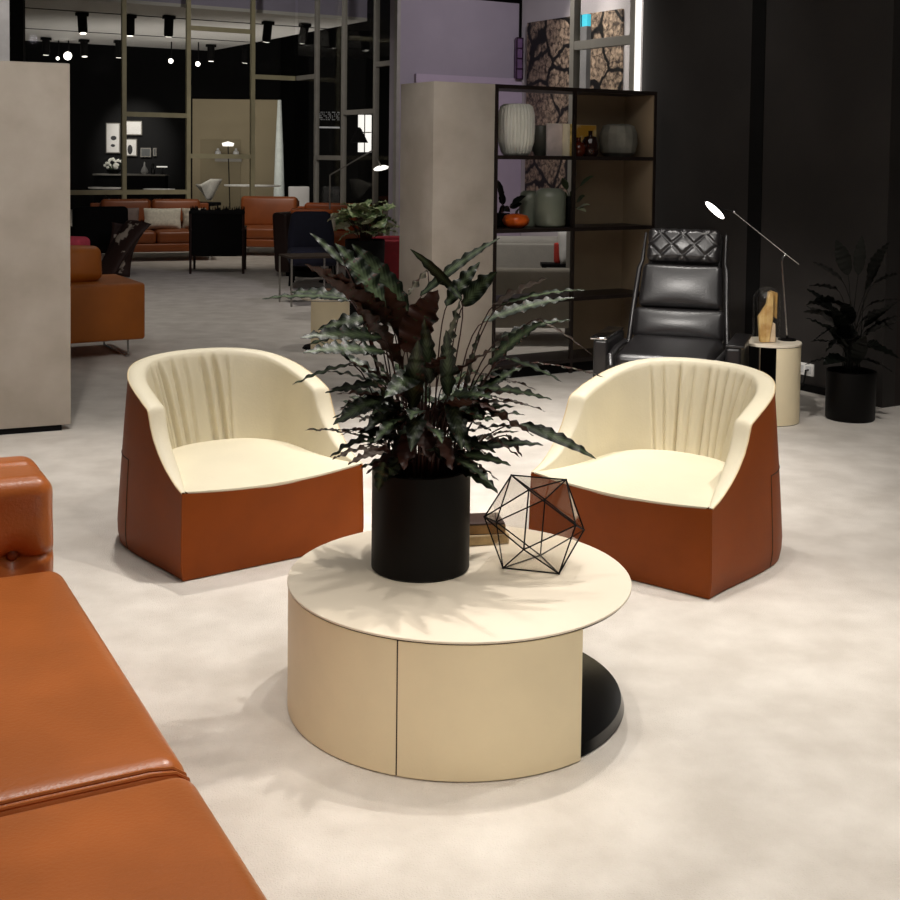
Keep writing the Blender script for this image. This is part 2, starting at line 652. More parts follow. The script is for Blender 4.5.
def make_armchair(label, loc, rot, pleats):
    t = thing('tub_armchair', label, 'armchair', loc, rot, None)
    P, N = footprint()
    nP = len(P)
    # arc length for pleats
    S = [0]
    for i in range(1, nP):
        S.append(S[-1] + math.hypot(P[i][0] - P[i - 1][0], P[i][1] - P[i - 1][1]))
    smid = S[-1] / 2
    rows = []
    nz = 14
    for k in range(nz + 1):
        row = []
        for (x, y), (nx, ny) in zip(P, N):
            B = interp(BT, y)
            z = .004 + (B - .004) * (k / nz) ** 1.1
            o = taper(z, y)
            row.append(Vector((x - nx * o, y - ny * o, z)))
        rows.append(row)
    b = MB()
    b.grid(rows)
    sh = b.build('outer_shell', M_orange, t, 60)

    def inner_pt(i, s_wall):
        """point on the inner wall, s 0 at rim .. 1 at the bottom"""
        (x, y), (nx, ny) = P[i], N[i]
        B = interp(BT, y)
        wv = interp(WT, y)
        zb = min(.29, B - .04)
        back = sm(.46, .82, y)
        z = B + (zb - B) * s_wall
        slope = (.030 + .075 * back) * sm(0, .35, y + .12) * (s_wall ** .85)
        o = taper(B, y) + wv + slope
        pd = 0
        for (pc, amp, wd, lean) in pleats:
            u = (S[i] - smid) - pc - lean * (s_wall - .3)
            pd += 1.7 * amp * math.exp(-(u / wd) ** 2) * sm(.0, .16, s_wall) * (1 - .5 * sm(.75, 1, s_wall))
            pd -= amp * .9 * math.exp(-((u - 2.0 * wd) / (1.5 * wd)) ** 2) * sm(.0, .22, s_wall)
        o -= pd
        return Vector((x - nx * o, y - ny * o, z))
    rows = []
    for j in range(9):
        s_ = j / 8
        row = []
        for (x, y), (nx, ny) in zip(P, N):
            B = interp(BT, y)
            wv = interp(WT, y)
            o = taper(B, y) + wv * s_ - .002 * (1 - s_)
            bulge = (.003 + .007 * sm(0, .25, y)) * (math.sin(PI * s_) ** .6 if 0 < s_ < 1 else 0)
            row.append(Vector((x - nx * o, y - ny * o, B + bulge)))
        rows.append(row)
    nw = 22
    for k in range(1, nw + 1):
        rows.append([inner_pt(i, k / nw) for i in range(nP)])
    b = MB()
    b.grid(rows, flip=True)
    b.build('padded_back', M_cream, t, 70)
    # front panel
    def zf(u):
        return .335 - .020 * (1 - u * u)

    def bow(u):
        return .022 * (1 - u * u)
    rows = []
    nu = 40
    for k in range(13):
        row = []
        for i in range(nu + 1):
            u = -1 + 2 * i / nu
            z = .004 + (zf(u) - .004) * k / 12
            o = taper(z) * 1.0
            row.append(Vector((u * (WID - o), o * .5 - .006 - bow(u) * (z / .33), z)))
        rows.append(row)
    b = MB()
    b.grid(rows)
    b.build('front_panel', M_orange, t, 60)
    # front corner seams
    for sx in (-1, 1):
        b = MB()
        b.tube([(sx * (WID - taper(z) - .001), taper(z) * .5 - .005, z) for z in [.006 + .0325 * i for i in range(11)]], .0035, 6)
        b.build('corner_seam', M_orange, t)
    # piping between the orange shell and the cream padding
    pts = []
    for (x, y), (nx, ny) in zip(P, N):
        B = interp(BT, y)
        o = taper(B, y) - .001
        pts.append((x - nx * o, y - ny * o, B))
    MB().tube(pts, .003, 6).build('piping', mat('piping_leather', (214, 190, 150), .5), t)
    # vertical and horizontal shell seams on both sides
    for sx in (0, 1):
        b = MB()
        i0 = min(range(nP), key=lambda i: abs(P[i][1] - .47) + (10 if (P[i][0] > 0) != bool(sx) else 0))
        (x, y), (nx, ny) = P[i0], N[i0]
        b.tube([(x - nx * (taper(z, y) - .0005), y - ny * (taper(z, y) - .0005), z) for z in [.006 + .030 * i for i in range(13)]], .002, 6)
        b.build('side_seam', M_seam, t)
    zs = .366
    b = MB()
    i0 = min(range(nP), key=lambda i: abs(P[i][1] - .47) + (10 if P[i][0] > 0 else 0))
    b.tube([(P[i][0] - N[i][0] * (taper(zs, P[i][1]) - .0005), P[i][1] - N[i][1] * (taper(zs, P[i][1]) - .0005), zs) for i in range(i0, nP - i0)], .002, 6)
    b.build('back_seam', M_seam, t)
    # seat cushion
    half = nP // 2
    hw = [(inner_pt(i, .8).y, -inner_pt(i, .8).x + .012) for i in range(0, half + 1)]
    hw2 = []
    for y, x in hw:
        if not hw2 or y > hw2[-1][0] + 1e-4:
            hw2.append((y, x))
    ymax = hw2[-1][0]
    rows = []
    nv = 34
    for k in range(-2, nv + 1):
        row = []
        if k < 0:
            for i in range(nu + 1):
                u = -1 + 2 * i / nu
                dz = .012 if k == -1 else .05
                row.append(Vector((u * (WID - .03), -.002 - bow(u) + (.012 if k == -2 else 0), zf(u) - dz + .010)))
            rows.append(row)
            continue
        v = k / nv
        y = ymax * (1 - (1 - v) ** 1.6)
        h = interp(hw2, y) if k else WID - .022
        if k == nv:
            h = .02
        for i in range(nu + 1):
            u = -1 + 2 * i / nu
            s_ = sm(0, .55, v)
            z = (zf(u) + .004) * (1 - s_) + .340 * s_
            z += .036 * (1 - abs(u) ** 3) * math.sin(PI * min(1, v * .98 + .02)) ** .8
            yy = y - bow(u) * (1 - v) ** 2
            row.append(Vector((u * h, yy, z)))
        rows.append(row)
    b = MB()
    b.grid(rows)
    b.build('seat_cushion', M_cream, t, 70)
    b = MB()
    b.prism([(x - nx * .045, max(.035, y - ny * .045)) for (x, y), (nx, ny) in zip(P, N)], 0, .016)
    b.build('base', M_blackmat, t)
    return t


pl_left = [(-.36, .007, .012, .05), (-.25, .013, .013, .07), (-.15, .010, .010, .05), (-.07, .006, .009, .03), (.03, .012, .012, .05), (.10, .013, .013, .06), (.17, .005, .010, .02), (-.30, .004, .008, .03)]
pl_right = [(-.14, .011, .011, .01), (-.06, .006, .010, .0), (.02, .010, .012, .0), (.07, .006, .009, .01), (.13, .008, .010, .0), (.24, .010, .012, -.07), (.34, .008, .013, -.09), (-.24, .006, .010, .03), (-.33, .005, .012, .02), (.19, .005, .008, .0)]
make_armchair('cream and orange leather tub armchair to the left of the potted plant', (-.664, 4.718, 0), R(36.33), pl_left)
make_armchair('cream and orange leather tub armchair to the right, in front of the black recliner', (.649, 4.607, 0), R(-38.1), pl_right)

# ------------------------------------------------------------------ cognac sofa in the foreground
t = thing('leather_sofa', 'cognac leather sofa filling the lower left corner, tufted arm at its far end', 'sofa', (-1.088, 3.425, .008), R(28.3))
CW = 1.275


def seatfn(P, n):
    return P


for k in range(2):
    b = MB()
    y0 = -.004 - CW * k
    b.rbox((-.46, y0 - CW / 2 + .002, .33), (.92, CW - .004, .18), .05, 5, 14, (0, 0, .022))
    b.build('seat_cushion', M_sofa, t, 60)
    pts = [(.0 - .03 * 0, 0, 0)]
    b = MB()
    yy = y0 - CW + .012 if k == 0 else y0 - .010
    b.tube([(-.88, yy, .417), (-.6, yy, .421), (-.3, yy, .421), (-.08, yy, .419), (-.035, yy, .413), (-.012, yy, .396), (-.004, yy, .36)], .004, 6)
    b.build('piping', M_sofa, t)
b = MB()
b.rbox((-.47, -1.27, .16), (.86, 2.5, .17), .02, 2, 4)
b.build('frame', M_sofa, t)
# far arm with a buttoned inner face


def tuft(P, n):
    if n[1] < -.2:                                # inner face, dented at the buttons
        for bx in (-.13, -.55):
            dx, dz = P.x - (bx + .482), P.z - (.085)
            rr = math.hypot(dx, dz)
            P.y += .045 * math.exp(-(rr / .045) ** 2)
        P.y += .016 * math.exp(-((P.z - .085) / .010) ** 2)
        P.y -= .012 * math.cos((P.z - .085) / .25 * PI) ** 2
    if n[2] > .2:
        P.z -= .010 * math.exp(-((P.y - .02) / .02) ** 2)
    return P


b = MB()
b.rbox((-.482, .165, .368), (.93, .33, .61), .055, 6, 60, (.0, .0, .012), None, tuft)
arm = b.build('arm', M_sofa, t, 70)
for bx in (-.13, -.55):
    b = MB()
    b.ball((bx, .034, .453), .016, 1, .6, 1, 14)
    b.build('button', mat('button_leather', (120, 58, 24), .4), t)
b = MB()
b.rbox((-1.02, -1.1, .40), (.22, 3.0, .66), .06, 4, 6)
b.build('backrest', M_sofa, t)
for (x, y) in ((-.1, .1), (-.85, .1), (-.1, -2.4), (-.85, -2.4)):
    MB().lathe([(.016, 0), (.02, .09)], (x, y, 0), 14).build('leg', M_chrome, t)

# ------------------------------------------------------------------ column and shelf unit
sa = fl(492, 381)
t = thing('plaster_column', 'square greige plaster column standing at the left end of the open shelf', 'column', (sa.x, sa.y, 0), G)
MB().box((-.255, .235, 1.05), (.50, .47, 2.10), bev=.004).build('shaft', M_plaster, t)
t = thing('shelf_unit', 'dark bronze open shelf unit with beige backed right bay beside the plaster column', 'shelf', (sa.x, sa.y, 0), G)
SD = .36
UB = on_line(574, sa + V_ * SD, U)[1]
for x, ys_ in ((.012, (.012, SD - .012)), (.697, (.012,))):
    for y in ys_:
        MB().box((x, y, 1.05), (.024, .024, 2.1)).build('upright', M_bronze, t)
MB().box((1.457, SD / 2, 1.05), (.024, SD, 2.1)).build('end_panel', M_bronze, t)
for z in (.09, .548, 1.064, 1.588, 2.087):
    MB().box((.735, SD / 2, z), (1.466, SD - .002, .028)).build('shelf_board', M_bronze, t)
MB().box((.735, SD / 2 + .01, .038), (1.44, SD - .04, .075)).build('plinth', M_blackmat, t)
for z0, z1 in ((.104, .534), (.562, 1.05), (1.078, 1.574), (1.602, 2.073)):
    MB().box(((UB + 1.44) / 2, SD - .008, (z0 + z1) / 2), (1.44 - UB, .014, z1 - z0)).build('back_panel', M_beigeboard, t)
    MB().box((1.441, SD / 2 - .004, (z0 + z1) / 2), (.008, SD - .02, z1 - z0)).build('side_lining', M_beigeboard, t)

SHZ = {1: 1.602, 2: 1.078}


def shelfp(u, v, z):
    q = sa + U * u + V_ * v
    return Vector((q.x, q.y, z))


def shelf_u(px, v):
    p0 = sa + V_ * v
    return on_line(px, p0, U)[1]


b = MB()
hh = .375
prof = [(.0, 0), (.085, 0), (.105, .02), (.128, .10), (.134, .2), (.130, .30), (.115, .355), (.09, .372), (.085, .365), (.08, .34), (0, .30)]
b.lathe(prof, (0, 0, 0), 224, fn=lambda r, z, a: r * (1 + (.10 * abs(math.sin(a * 14)) ** .6 - .07) * (1 if r > .08 else 0)))
o = b.build('ribbed_vase', mat('white_ceramic', (225, 224, 214), .5, 0, .03, 8), None, 60)
o.location = shelfp(shelf_u(515, .16), .16, SHZ[1])
tag(o, 'tall white ribbed vase at the left end of the top shelf', 'vase')
b = MB()
b.lathe([(0, 0), (.04, 0), (.075, .06), (.085, .15), (.07, .22), (.062, .225), (.055, .21), (0, .18)], seg=40)
o = b.build('round_vase', mat('smoky_grey_glaze', (88, 88, 80), .35, 0, .1, 6))
o.location = shelfp(shelf_u(539, .25), .25, SHZ[1])
tag(o, 'small smoky grey vase behind the white ribbed vase and the pale book', 'vase')


def book(label, loc, rot, w_, d_, h_, cov, pages=(225, 214, 190), lean=0, group='books on the top shelf'):
    t = thing('book', label, 'book', loc, rot, group)
    m = rx(lean)
    MB().box((0, 0, h_ / 2), (w_, d_, h_), bev=.002).build('cover', cov, t)
    MB().box((w_ * .01, -.003, h_ / 2 + .0015), (w_ * .74, d_ - .004, h_ - .004)).build('page_block', mat('pages%d' % pages[0], pages, .9), t)
    return t


cA = mat('pale_pink_cover', (206, 192, 188), .5, 0, .10, 12)
cB = mat('ochre_cover', (214, 186, 110), .5, 0, .25, 30)
cC = mat('ivory_cover', (236, 226, 196), .5)
cD = mat('amber_print_cover', (206, 152, 48), .45, 0, rgb2=(228, 206, 150), vscale=7, ramp=(.5, .6))
u0 = shelf_u(553, .10)
t1 = thing('book', 'pale pink marbled book standing face out beside the ribbed vase', 'book', shelfp(u0, .10, SHZ[1]), G, 'books on the top shelf')
MB().box((0, 0, .118), (.135, .022, .236), bev=.002).build('cover', cA, t1)
MB().box((.002, .001, .120), (.133, .015, .235)).build('page_block', cC, t1)
us = shelf_u(562.5, .08)
t1 = thing('book', 'slim ivory spined book between the pink book and the amber book', 'book', shelfp(us + .012, .11, SHZ[1]), G, 'books on the top shelf')
MB().box((0, 0, .118), (.022, .15, .236), bev=.002).build('cover', cC, t1)
MB().box((0, .003, .119), (.016, .146, .236)).build('page_block', cC, t1)
t1 = thing('book', 'ochre patterned spine book upright next to the slim ivory book', 'book', shelfp(us + .046, .11, SHZ[1]), G, 'books on the top shelf')
MB().box((0, 0, .118), (.036, .15, .236), bev=.002).build('cover', cB, t1)
MB().box((0, .003, .119), (.028, .146, .236)).build('page_block', cC, t1)
ud = shelf_u(585, .24)
t1 = thing('book', 'large amber picture book propped face out behind the amber bottles', 'book', shelfp(ud, .25, SHZ[1]), G, 'books on the top shelf')
MB().box((0, 0, .118), (.19, .02, .236), bev=.002).build('cover', cD, t1)
MB().box((0, .001, .119), (.186, .014, .237)).build('page_block', cC, t1)
M_amber = mat('amber_glass', (96, 34, 8), .08, 0, .15, 5, coat=.6)
M_darkamber = mat('dark_amber_glass', (40, 14, 6), .08, 0, .15, 5, coat=.6)
b = MB()
b.lathe([(0, 0), (.04, 0), (.055, .02), (.058, .07), (.04, .10), (.018, .112), (.018, .135), (.022, .14), (.014, .14), (0, .13)], seg=36)
o = b.build('glass_bottle', M_amber)
o.location = shelfp(shelf_u(577, .12), .12, SHZ[1])
tag(o, 'small round amber glass bottle on the top shelf, left of its taller twin', 'bottle', 'amber bottles')
b = MB()
b.lathe([(0, 0), (.05, 0), (.062, .02), (.062, .11), (.045, .145), (.016, .155), (.016, .185), (.022, .19), (.014, .19), (0, .18)], seg=36)
o = b.build('glass_bottle', M_darkamber)
o.location = shelfp(shelf_u(589, .10), .10, SHZ[1])
tag(o, 'taller dark brown glass bottle standing against the amber picture book', 'bottle', 'amber bottles')
b = MB()
b.lathe([(0, 0), (.09, 0), (.13, .03), (.148, .10), (.145, .18), (.12, .235), (.08, .25), (.075, .24), (.07, .22), (0, .2)], seg=14)
o = b.build('faceted_vase', mat('grey_stone', (120, 118, 108), .7, 0, .15, 10, .1, 30), None, 20)
o.location = shelfp(shelf_u(617, .18), .18, SHZ[1])
tag(o, 'wide grey faceted stone vase at the right end of the top shelf', 'vase')
M_sage = mat('sage_glaze', (116, 122, 108), .35, 0, .06, 5)
for (px, v, s_, lab) in ((529, .28, .92, 'slimmer sage green ceramic vase, the left of the pair on the second shelf'), (550, .12, 1.0, 'broad sage green ceramic vase, the right of the pair on the second shelf')):
    b = MB()
    rr = .075 if s_ < 1 else .115
    b.lathe([(0, 0), (rr * .85, 0), (rr, .02), (rr, .22), (rr * .9, .265), (rr * .62, .285), (rr * .58, .275), (rr * .5, .24), (0, .2)], seg=48)
    o = b.build('ceramic_vase', M_sage, None, 50)
    o.scale = (1, 1, s_)
    o.location = shelfp(shelf_u(px, v), v, SHZ[2])
    tag(o, lab, 'vase', 'sage vases')
t1 = thing('pumpkin', 'shiny orange ornamental pumpkin on the second shelf beside the sage vases', 'ornament', shelfp(shelf_u(516, .12), .12, SHZ[2]), 0)
b = MB()
b.lathe([(0.001, .008), (.05, 0), (.085, .025), (.095, .055), (.08, .09), (.03, .103), (0.001, .095)], seg=60, fn=lambda r, z, a: r * (1 + .05 * abs(math.cos(a * 4))))
b.build('body', mat('orange_glaze', (196, 84, 22), .25, 0, .15, 8), t1, 60)
MB().tube([(0, 0, .09), (.005, 0, .12), (.02, 0, .14)], [.012, .009, .006], 8).build('stalk', M_bronze, t1)

# ------------------------------------------------------------------ leaves


def leaf_material():
    m = bpy.data.materials.new('leaf_top')
    m.use_nodes = True
    nt = m.node_tree
    N, L = nt.nodes, nt.links
    p = N['Principled BSDF']
    p.inputs['Roughness'].default_value = .42
    p.inputs['Specular IOR Level'].default_value = .35
    uv = N.new('ShaderNodeTexCoord')
    sp = N.new('ShaderNodeSeparateXYZ')
    L.new(uv.outputs['UV'], sp.inputs[0])

    def math_(op, a, b=None, c=None):
        n = N.new('ShaderNodeMath')
        n.operation = op
        for i, v in enumerate((a, b, c)):
            if v is None:
                continue
            if isinstance(v, (int, float)):
                n.inputs[i].default_value = v
            else:
                L.new(v, n.inputs[i])
        return n.outputs[0]
    av = math_('ABSOLUTE', math_('SUBTRACT', sp.outputs['Y'], .5))
    ph = math_('SUBTRACT', math_('MULTIPLY', sp.outputs['X'], 75.0), math_('MULTIPLY', av, 40.0))
    st = math_('MULTIPLY_ADD', math_('SINE', ph), .5, .5)
    mid = math_('SUBTRACT', 1.0, math_('MULTIPLY', av, 3.2))
    nz = N.new('ShaderNodeTexNoise')
    nz.inputs['Scale'].default_value = 14
    L.new(uv.outputs['Object'], nz.inputs['Vector'])
    fac = math_('MULTIPLY', math_('MULTIPLY_ADD', mid, .62, math_('MULTIPLY', st, .26)), math_('MULTIPLY', nz.outputs['Fac'], 1.25))
    cr = N.new('ShaderNodeValToRGB')
    cr.color_ramp.elements[0].position = .1
    cr.color_ramp.elements[0].color = lin((18, 28, 16))
    cr.color_ramp.elements[1].position = .85
    cr.color_ramp.elements[1].color = lin((104, 122, 86))
    L.new(fac, cr.inputs['Fac'])
    L.new(cr.outputs['Color'], p.inputs['Base Color'])
    return m


M_leaf = leaf_material()
M_leafu = mat('leaf_underside', (62, 34, 24), .5, 0, .2, 20)
M_stem = mat('leaf_stalk', (62, 32, 26), .6, 0, .2, 20)
M_soil = mat('potting_soil', (24, 17, 12), .95, 0, .3, 30, .6, 60)


def bez(a, b, c, d, t):
    s_ = 1 - t
    return a * s_ ** 3 + b * 3 * s_ * s_ * t + c * 3 * s_ * t * t + d * t ** 3


def leaf(parent, root, base, tip, width, roll=0, sag=.06, wave=1.0, mats=None, nseg=28, name='leaf', axis=Vector((0, 0, 0)), wl=.034, face=None):
    """stalk from root to base, then a wavy lance-shaped blade to tip"""
    root, base, tip = Vector(root), Vector(base), Vector(tip)
    L = (tip - base).length
    dirn = (tip - base).normalized()
    c1 = base + dirn * L * .33 + Vector((0, 0, sag * L))
    c2 = base + dirn * L * .66 + Vector((0, 0, sag * L * 1.1))
    b = MB()
    uvl = b.bm.loops.layers.uv.new('UVMap')
    top, bot = [], []
    n_w = max(4, L / wl)
    ph0 = random.random() * 6
    out = Vector((base.x - axis.x + (tip.x - base.x) * .5, base.y - axis.y + (tip.y - base.y) * .5, 0))
    out = out.normalized() if out.length > 1e-4 else Vector((0, -1, 0))
    for i in range(nseg + 1):
        t_ = i / nseg
        p = bez(base, c1, c2, tip, t_)
        tg = (bez(base, c1, c2, tip, min(1, t_ + .02)) - bez(base, c1, c2, tip, max(0, t_ - .02))).normalized()
        n0 = Vector((0, 0, .8)) - out * tg.z
        n0 = n0 - tg * n0.dot(tg)
        n0 = n0.normalized()
        if face is not None:                      # +1 top side turned to the front of the plant, -1 underside
            fd = Vector((0, -1, .25))
            best_n = None
            for cand in (roll, -roll):
                nn = Matrix.Rotation(cand, 3, tg) @ n0
                if best_n is None or nn.dot(fd) * face > best_n.dot(fd) * face:
                    best_n = nn
            n0 = best_n
            if n0.dot(fd) * face < 0:
                n0 = -n0
        else:
            n0 = Matrix.Rotation(roll, 3, tg) @ n0
        sd = tg.cross(n0).normalized()
        prof = (math.sin(PI * min(1, t_ ** .72)) ** .8 if 0 < t_ < 1 else 0)
        hw = width * .5 * max(.02, prof)
        rt_, rb_ = [], []
        for v in (-1, -.55, 0, .55, 1):
            wv = (math.sin(t_ * n_w * 2 * PI + ph0 + (1.2 if v > 0 else 0)) * .7 + math.sin(t_ * n_w * 3.7 + ph0 * 2) * .4) * wave
            edge = abs(v) ** 1.5
            sc_ = 1 + .14 * wv * edge
            q = p + sd * (v * hw * sc_) + n0 * (.10 * abs(v) * hw + .0062 * wv * edge * min(1, prof * 2) * (width / .05))
            rt_.append(q + n0 * .0006)
            rb_.append(q - n0 * .0006)
        top.append(rt_)
        bot.append(rb_)
    V = b.grid(top, 0)
    W = b.grid(bot, 1, flip=True)
    for X, mi in ((V, 0), (W, 1)):
        idx = {}
        for i, row in enumerate(X):
            for j, v in enumerate(row):
                idx[v] = (i / nseg, j / 4)
        for f_ in b.bm.faces:
            if f_.material_index == mi:
                for lp in f_.loops:
                    if lp.vert in idx:
                        lp[uvl].uv = idx[lp.vert]
    # stalk
    st = base - root
    r2 = root + Vector((st.x * .15, st.y * .15, st.z * .55))
    pts = [bez(root, r2, base - dirn * min(.05, L * .2), base + dirn * .01, i / 8) for i in range(9)]
    b.tube(pts, [.0032 - .0014 * i / 8 for i in range(9)], 6, mi=2)
    bm = b.bm
    me = bpy.data.meshes.new(name)
    bm.to_mesh(me)
    bm.free()
    for x in (mats or [M_leaf, M_leafu, M_stem]):
        me.materials.append(x)
    for p in me.polygons:
        p.use_smooth = True
    o = bpy.data.objects.new(name, me)
    COL.objects.link(o)
    o.parent = parent
    return o


# ------------------------------------------------------------------ the big potted plant on the table
PC = Vector((fl(419, 584, .368).x, fl(419, 584, .368).y + .148, .368))
plant = thing('potted_plant', 'large dark wavy-leaved plant in a black cylinder pot on the coffee table', 'plant', PC, 0)
PR, PH = .1465, .305
MB().lathe([(0, 0), (PR - .006, 0), (PR, .006), (PR, PH - .003), (PR - .003, PH), (PR - .009, PH), (PR - .010, PH - .06), (0, PH - .06)], seg=80).build('pot', M_black, plant, 40)
b = MB()
b.lathe([(PR - .011, .200), (PR - .011, PH - .045), (.08, PH - .035), (.0001, PH - .03)], seg=40)
b.build('soil', M_soil, plant)


def lp(px, py, dy):
    return at(px, py, PC.y + dy) - PC


LV = [  # tip px, blade base px, tip depth, base depth, width, roll, side shown
    ((262, 299), (352, 300), -.08, -.02, .045, 14, 1), ((290, 292), (350, 300), .10, .04, .05, 30, 1), ((300, 338), (382, 338), -.20, -.05, .06, 34, 1),
    ((303, 353), (385, 352), -.28, -.08, .06, 30, 1), ((309, 345), (372, 328), .05, .02, .05, 25, 1), ((318, 330), (375, 318), -.02, 0, .055, 38, 1),
    ((292, 385), (352, 364), -.10, -.05, .034, 6, 1), ((325, 393), (388, 384), -.12, -.05, .05, 12, 1), ((333, 425), (384, 398), -.20, -.08, .055, 28, 1),
    ((331, 431), (392, 432), -.15, -.06, .042, 8, -1), ((366, 474), (400, 448), -.16, -.10, .046, 12, -1), ((384, 482), (398, 458), -.17, -.14, .046, 30, 1),
    ((357, 449), (392, 436), -.02, -.02, .022, 6, -1), ((372, 446), (398, 436), -.1, -.06, .024, 20, -1), ((340, 408), (392, 398), -.1, -.04, .045, 6, 1),
    ((310, 233), (345, 266), .06, .04, .025, 50, 1), ((335, 243), (392, 318), -.02, 0, .080, 50, 1), ((352, 244), (408, 312), .08, .03, .070, 62, 1),
    ((305, 264), (388, 318), -.12, -.03, .070, 40, -1), ((322, 276), (400, 330), -.10, -.02, .075, 40, -1), ((410, 249), (462, 300), .02, .01, .034, 40, 1),
    ((500, 238), (420, 296), .05, .02, .038, 35, 1), ((404, 300), (428, 268), .12, .08, .06, 40, 1), ((497, 272), (462, 306), -.02, .02, .06, 60, 1),
    ((480, 262), (446, 306), .08, .03, .05, 40, 1), ((548, 278), (492, 306), .02, .02, .05, 30, -1), ((588, 290), (500, 305), -.04, .0, .04, 10, 1),
    ((574, 298), (482, 322), .15, .08, .055, 18, 1), ((543, 322), (488, 364), -.22, -.08, .06, 45, 1), ((592, 355), (536, 318), -.05, -.02, .026, 15, -1),
    ((606, 378), (528, 362), .06, .04, .03, 8, -1), ((562, 382), (505, 358), -.12, -.04, .034, 10, 1), ((570, 320), (500, 338), .16, .08, .045, 14, 1),
    ((552, 400), (470, 388), -.15, -.05, .05, 8, 1), ((536, 390), (468, 372), .05, .03, .05, 10, -1), ((546, 412), (488, 396), .1, .06, .04, 8, -1),
    ((534, 436), (470, 404), -.10, -.04, .075, 30, -1), ((596, 459), (520, 424), -.02, .0, .040, 50, 1), ((499, 481), (458, 452), -.16, -.09, .050, 25, -1),
    ((520, 458), (484, 434), .0, .0, .036, 20, -1), ((522, 457), (506, 434), .06, .05, .022, 30, -1), ((494, 458), (470, 446), .02, .0, .03, 10, -1),
    ((462, 450), (452, 396), -.24, -.14, .060, 10, 1), ((411, 452), (418, 408), -.26, -.15, .055, 15, 1), ((384, 398), (420, 372), -.26, -.12, .065, 30, 1),
    ((424, 318), (430, 384), -.17, -.10, .045, 10, 1), ((438, 290), (404, 352), -.10, -.06, .095, 25, -1), ((384, 286), (416, 356), -.06, -.05, .080, 30, -1),
    ((352, 300), (402, 366), -.05, -.03, .080, 30, -1), ((460, 300), (440, 370), -.14, -.08, .065, 30, 1), ((446, 330), (448, 396), -.20, -.11, .06, 20, 1),
    ((418, 340), (412, 410), -.22, -.12, .06, 10, 1), ((480, 330), (466, 392), -.1, -.06, .05, 40, 1), ((366, 350), (404, 402), -.16, -.08, .07, 30, 1),
    ((372, 378), (408, 420), -.2, -.1, .06, 20, 1), ((482, 420), (452, 412), -.2, -.1, .06, 20, 1), ((500, 412), (458, 398), -.16, -.06, .06, 10, -1),
    ((352, 412), (400, 414), -.1, -.05, .06, 10, -1), ((378, 492), (384, 462), -.185, -.17, .045, 10, 1), ((452, 470), (440, 430), -.24, -.16, .06, 20, -1),
    ((430, 462), (424, 420), -.26, -.16, .06, 10, -1), ((404, 470), (408, 432), -.25, -.15, .06, 15, -1), ((470, 452), (452, 424), -.2, -.12, .055, 20, 1),
]
for (tp, bp, dt, db, wd, rl, sd_) in LV:
    base = lp(bp[0], bp[1], db)
    dir2 = Vector((base.x, base.y))
    k = min(.09, dir2.length * .5)
    root = Vector((dir2.x, dir2.y)).normalized() * k if dir2.length > 1e-3 else Vector((0, 0))
    leaf(plant, (root.x, root.y, PH - .04), base, lp(tp[0], tp[1], dt), wd, R(rl), .05, face=sd_)


def inner_leaf(parent, i):
    a = random.random() * 2 * PI
    el = random.choice((-.35, -.15, .05, .15, .3, .55))
    r0 = random.uniform(.02, .09)
    hb = random.uniform(.02, .20) + max(0, el) * .14
    rr = .04 + .10 * random.random()
    base = Vector((math.cos(a) * rr, math.sin(a) * rr, PH + hb))
    Ln = random.uniform(.15, .25)
    tip = base + Vector((math.cos(a) * math.cos(el), math.sin(a) * math.cos(el), math.sin(el))) * Ln
    return leaf(parent, (math.cos(a) * r0, math.sin(a) * r0, PH - .04), base, tip, random.uniform(.042, .066), random.uniform(-.5, .5), .08)


n_named = len([o for o in bpy.data.objects if o.parent == plant and o.name.startswith('leaf')])
for i in range(100 - n_named):
    inner_leaf(plant, i)
extra = [inner_leaf(plant, i) for i in range(46)]
bm_ = bmesh.new()
for o in extra:
    bm_.from_mesh(o.data)
me = bpy.data.meshes.new('inner_foliage')
bm_.to_mesh(me)
bm_.free()
for x in (M_leaf, M_leafu, M_stem):
    me.materials.append(x)
for o in extra:
    bpy.data.objects.remove(o)
o = bpy.data.objects.new('inner_foliage', me)
COL.objects.link(o)
o.parent = plant
o['kind'] = 'stuff'

# ------------------------------------------------------------------ books beside the pot
bk = fl(489, 545, .368)
t1 = thing('book', 'thick tan-edged book lying flat on the coffee table, lowest of the stack', 'book', (bk.x - .035, bk.y + .05, .368), R(14), 'books on the coffee table')
MB().box((0, 0, .0165), (.175, .12, .033), bev=.002).build('cover', mat('beige_cloth_cover', (206, 184, 148), .8), t1)
MB().box((-.004, -.002, .0165), (.169, .118, .026)).build('page_block', mat('tan_pages', (190, 164, 122), .9, 0, .1, 60), t1)
t1 = thing('book', 'dark brown book lying on top of the tan-edged book beside the black pot', 'book', (bk.x - .04, bk.y + .055, .399), R(9), 'books on the coffee table')
MB().box((0, 0, .019), (.165, .115, .038), bev=.002).build('cover', mat('dark_brown_cover', (66, 44, 36), .5), t1)
MB().box((.004, -.002, .018), (.160, .113, .028)).build('page_block', mat('gold_pages', (150, 112, 62), .6, 0, .1, 60), t1)

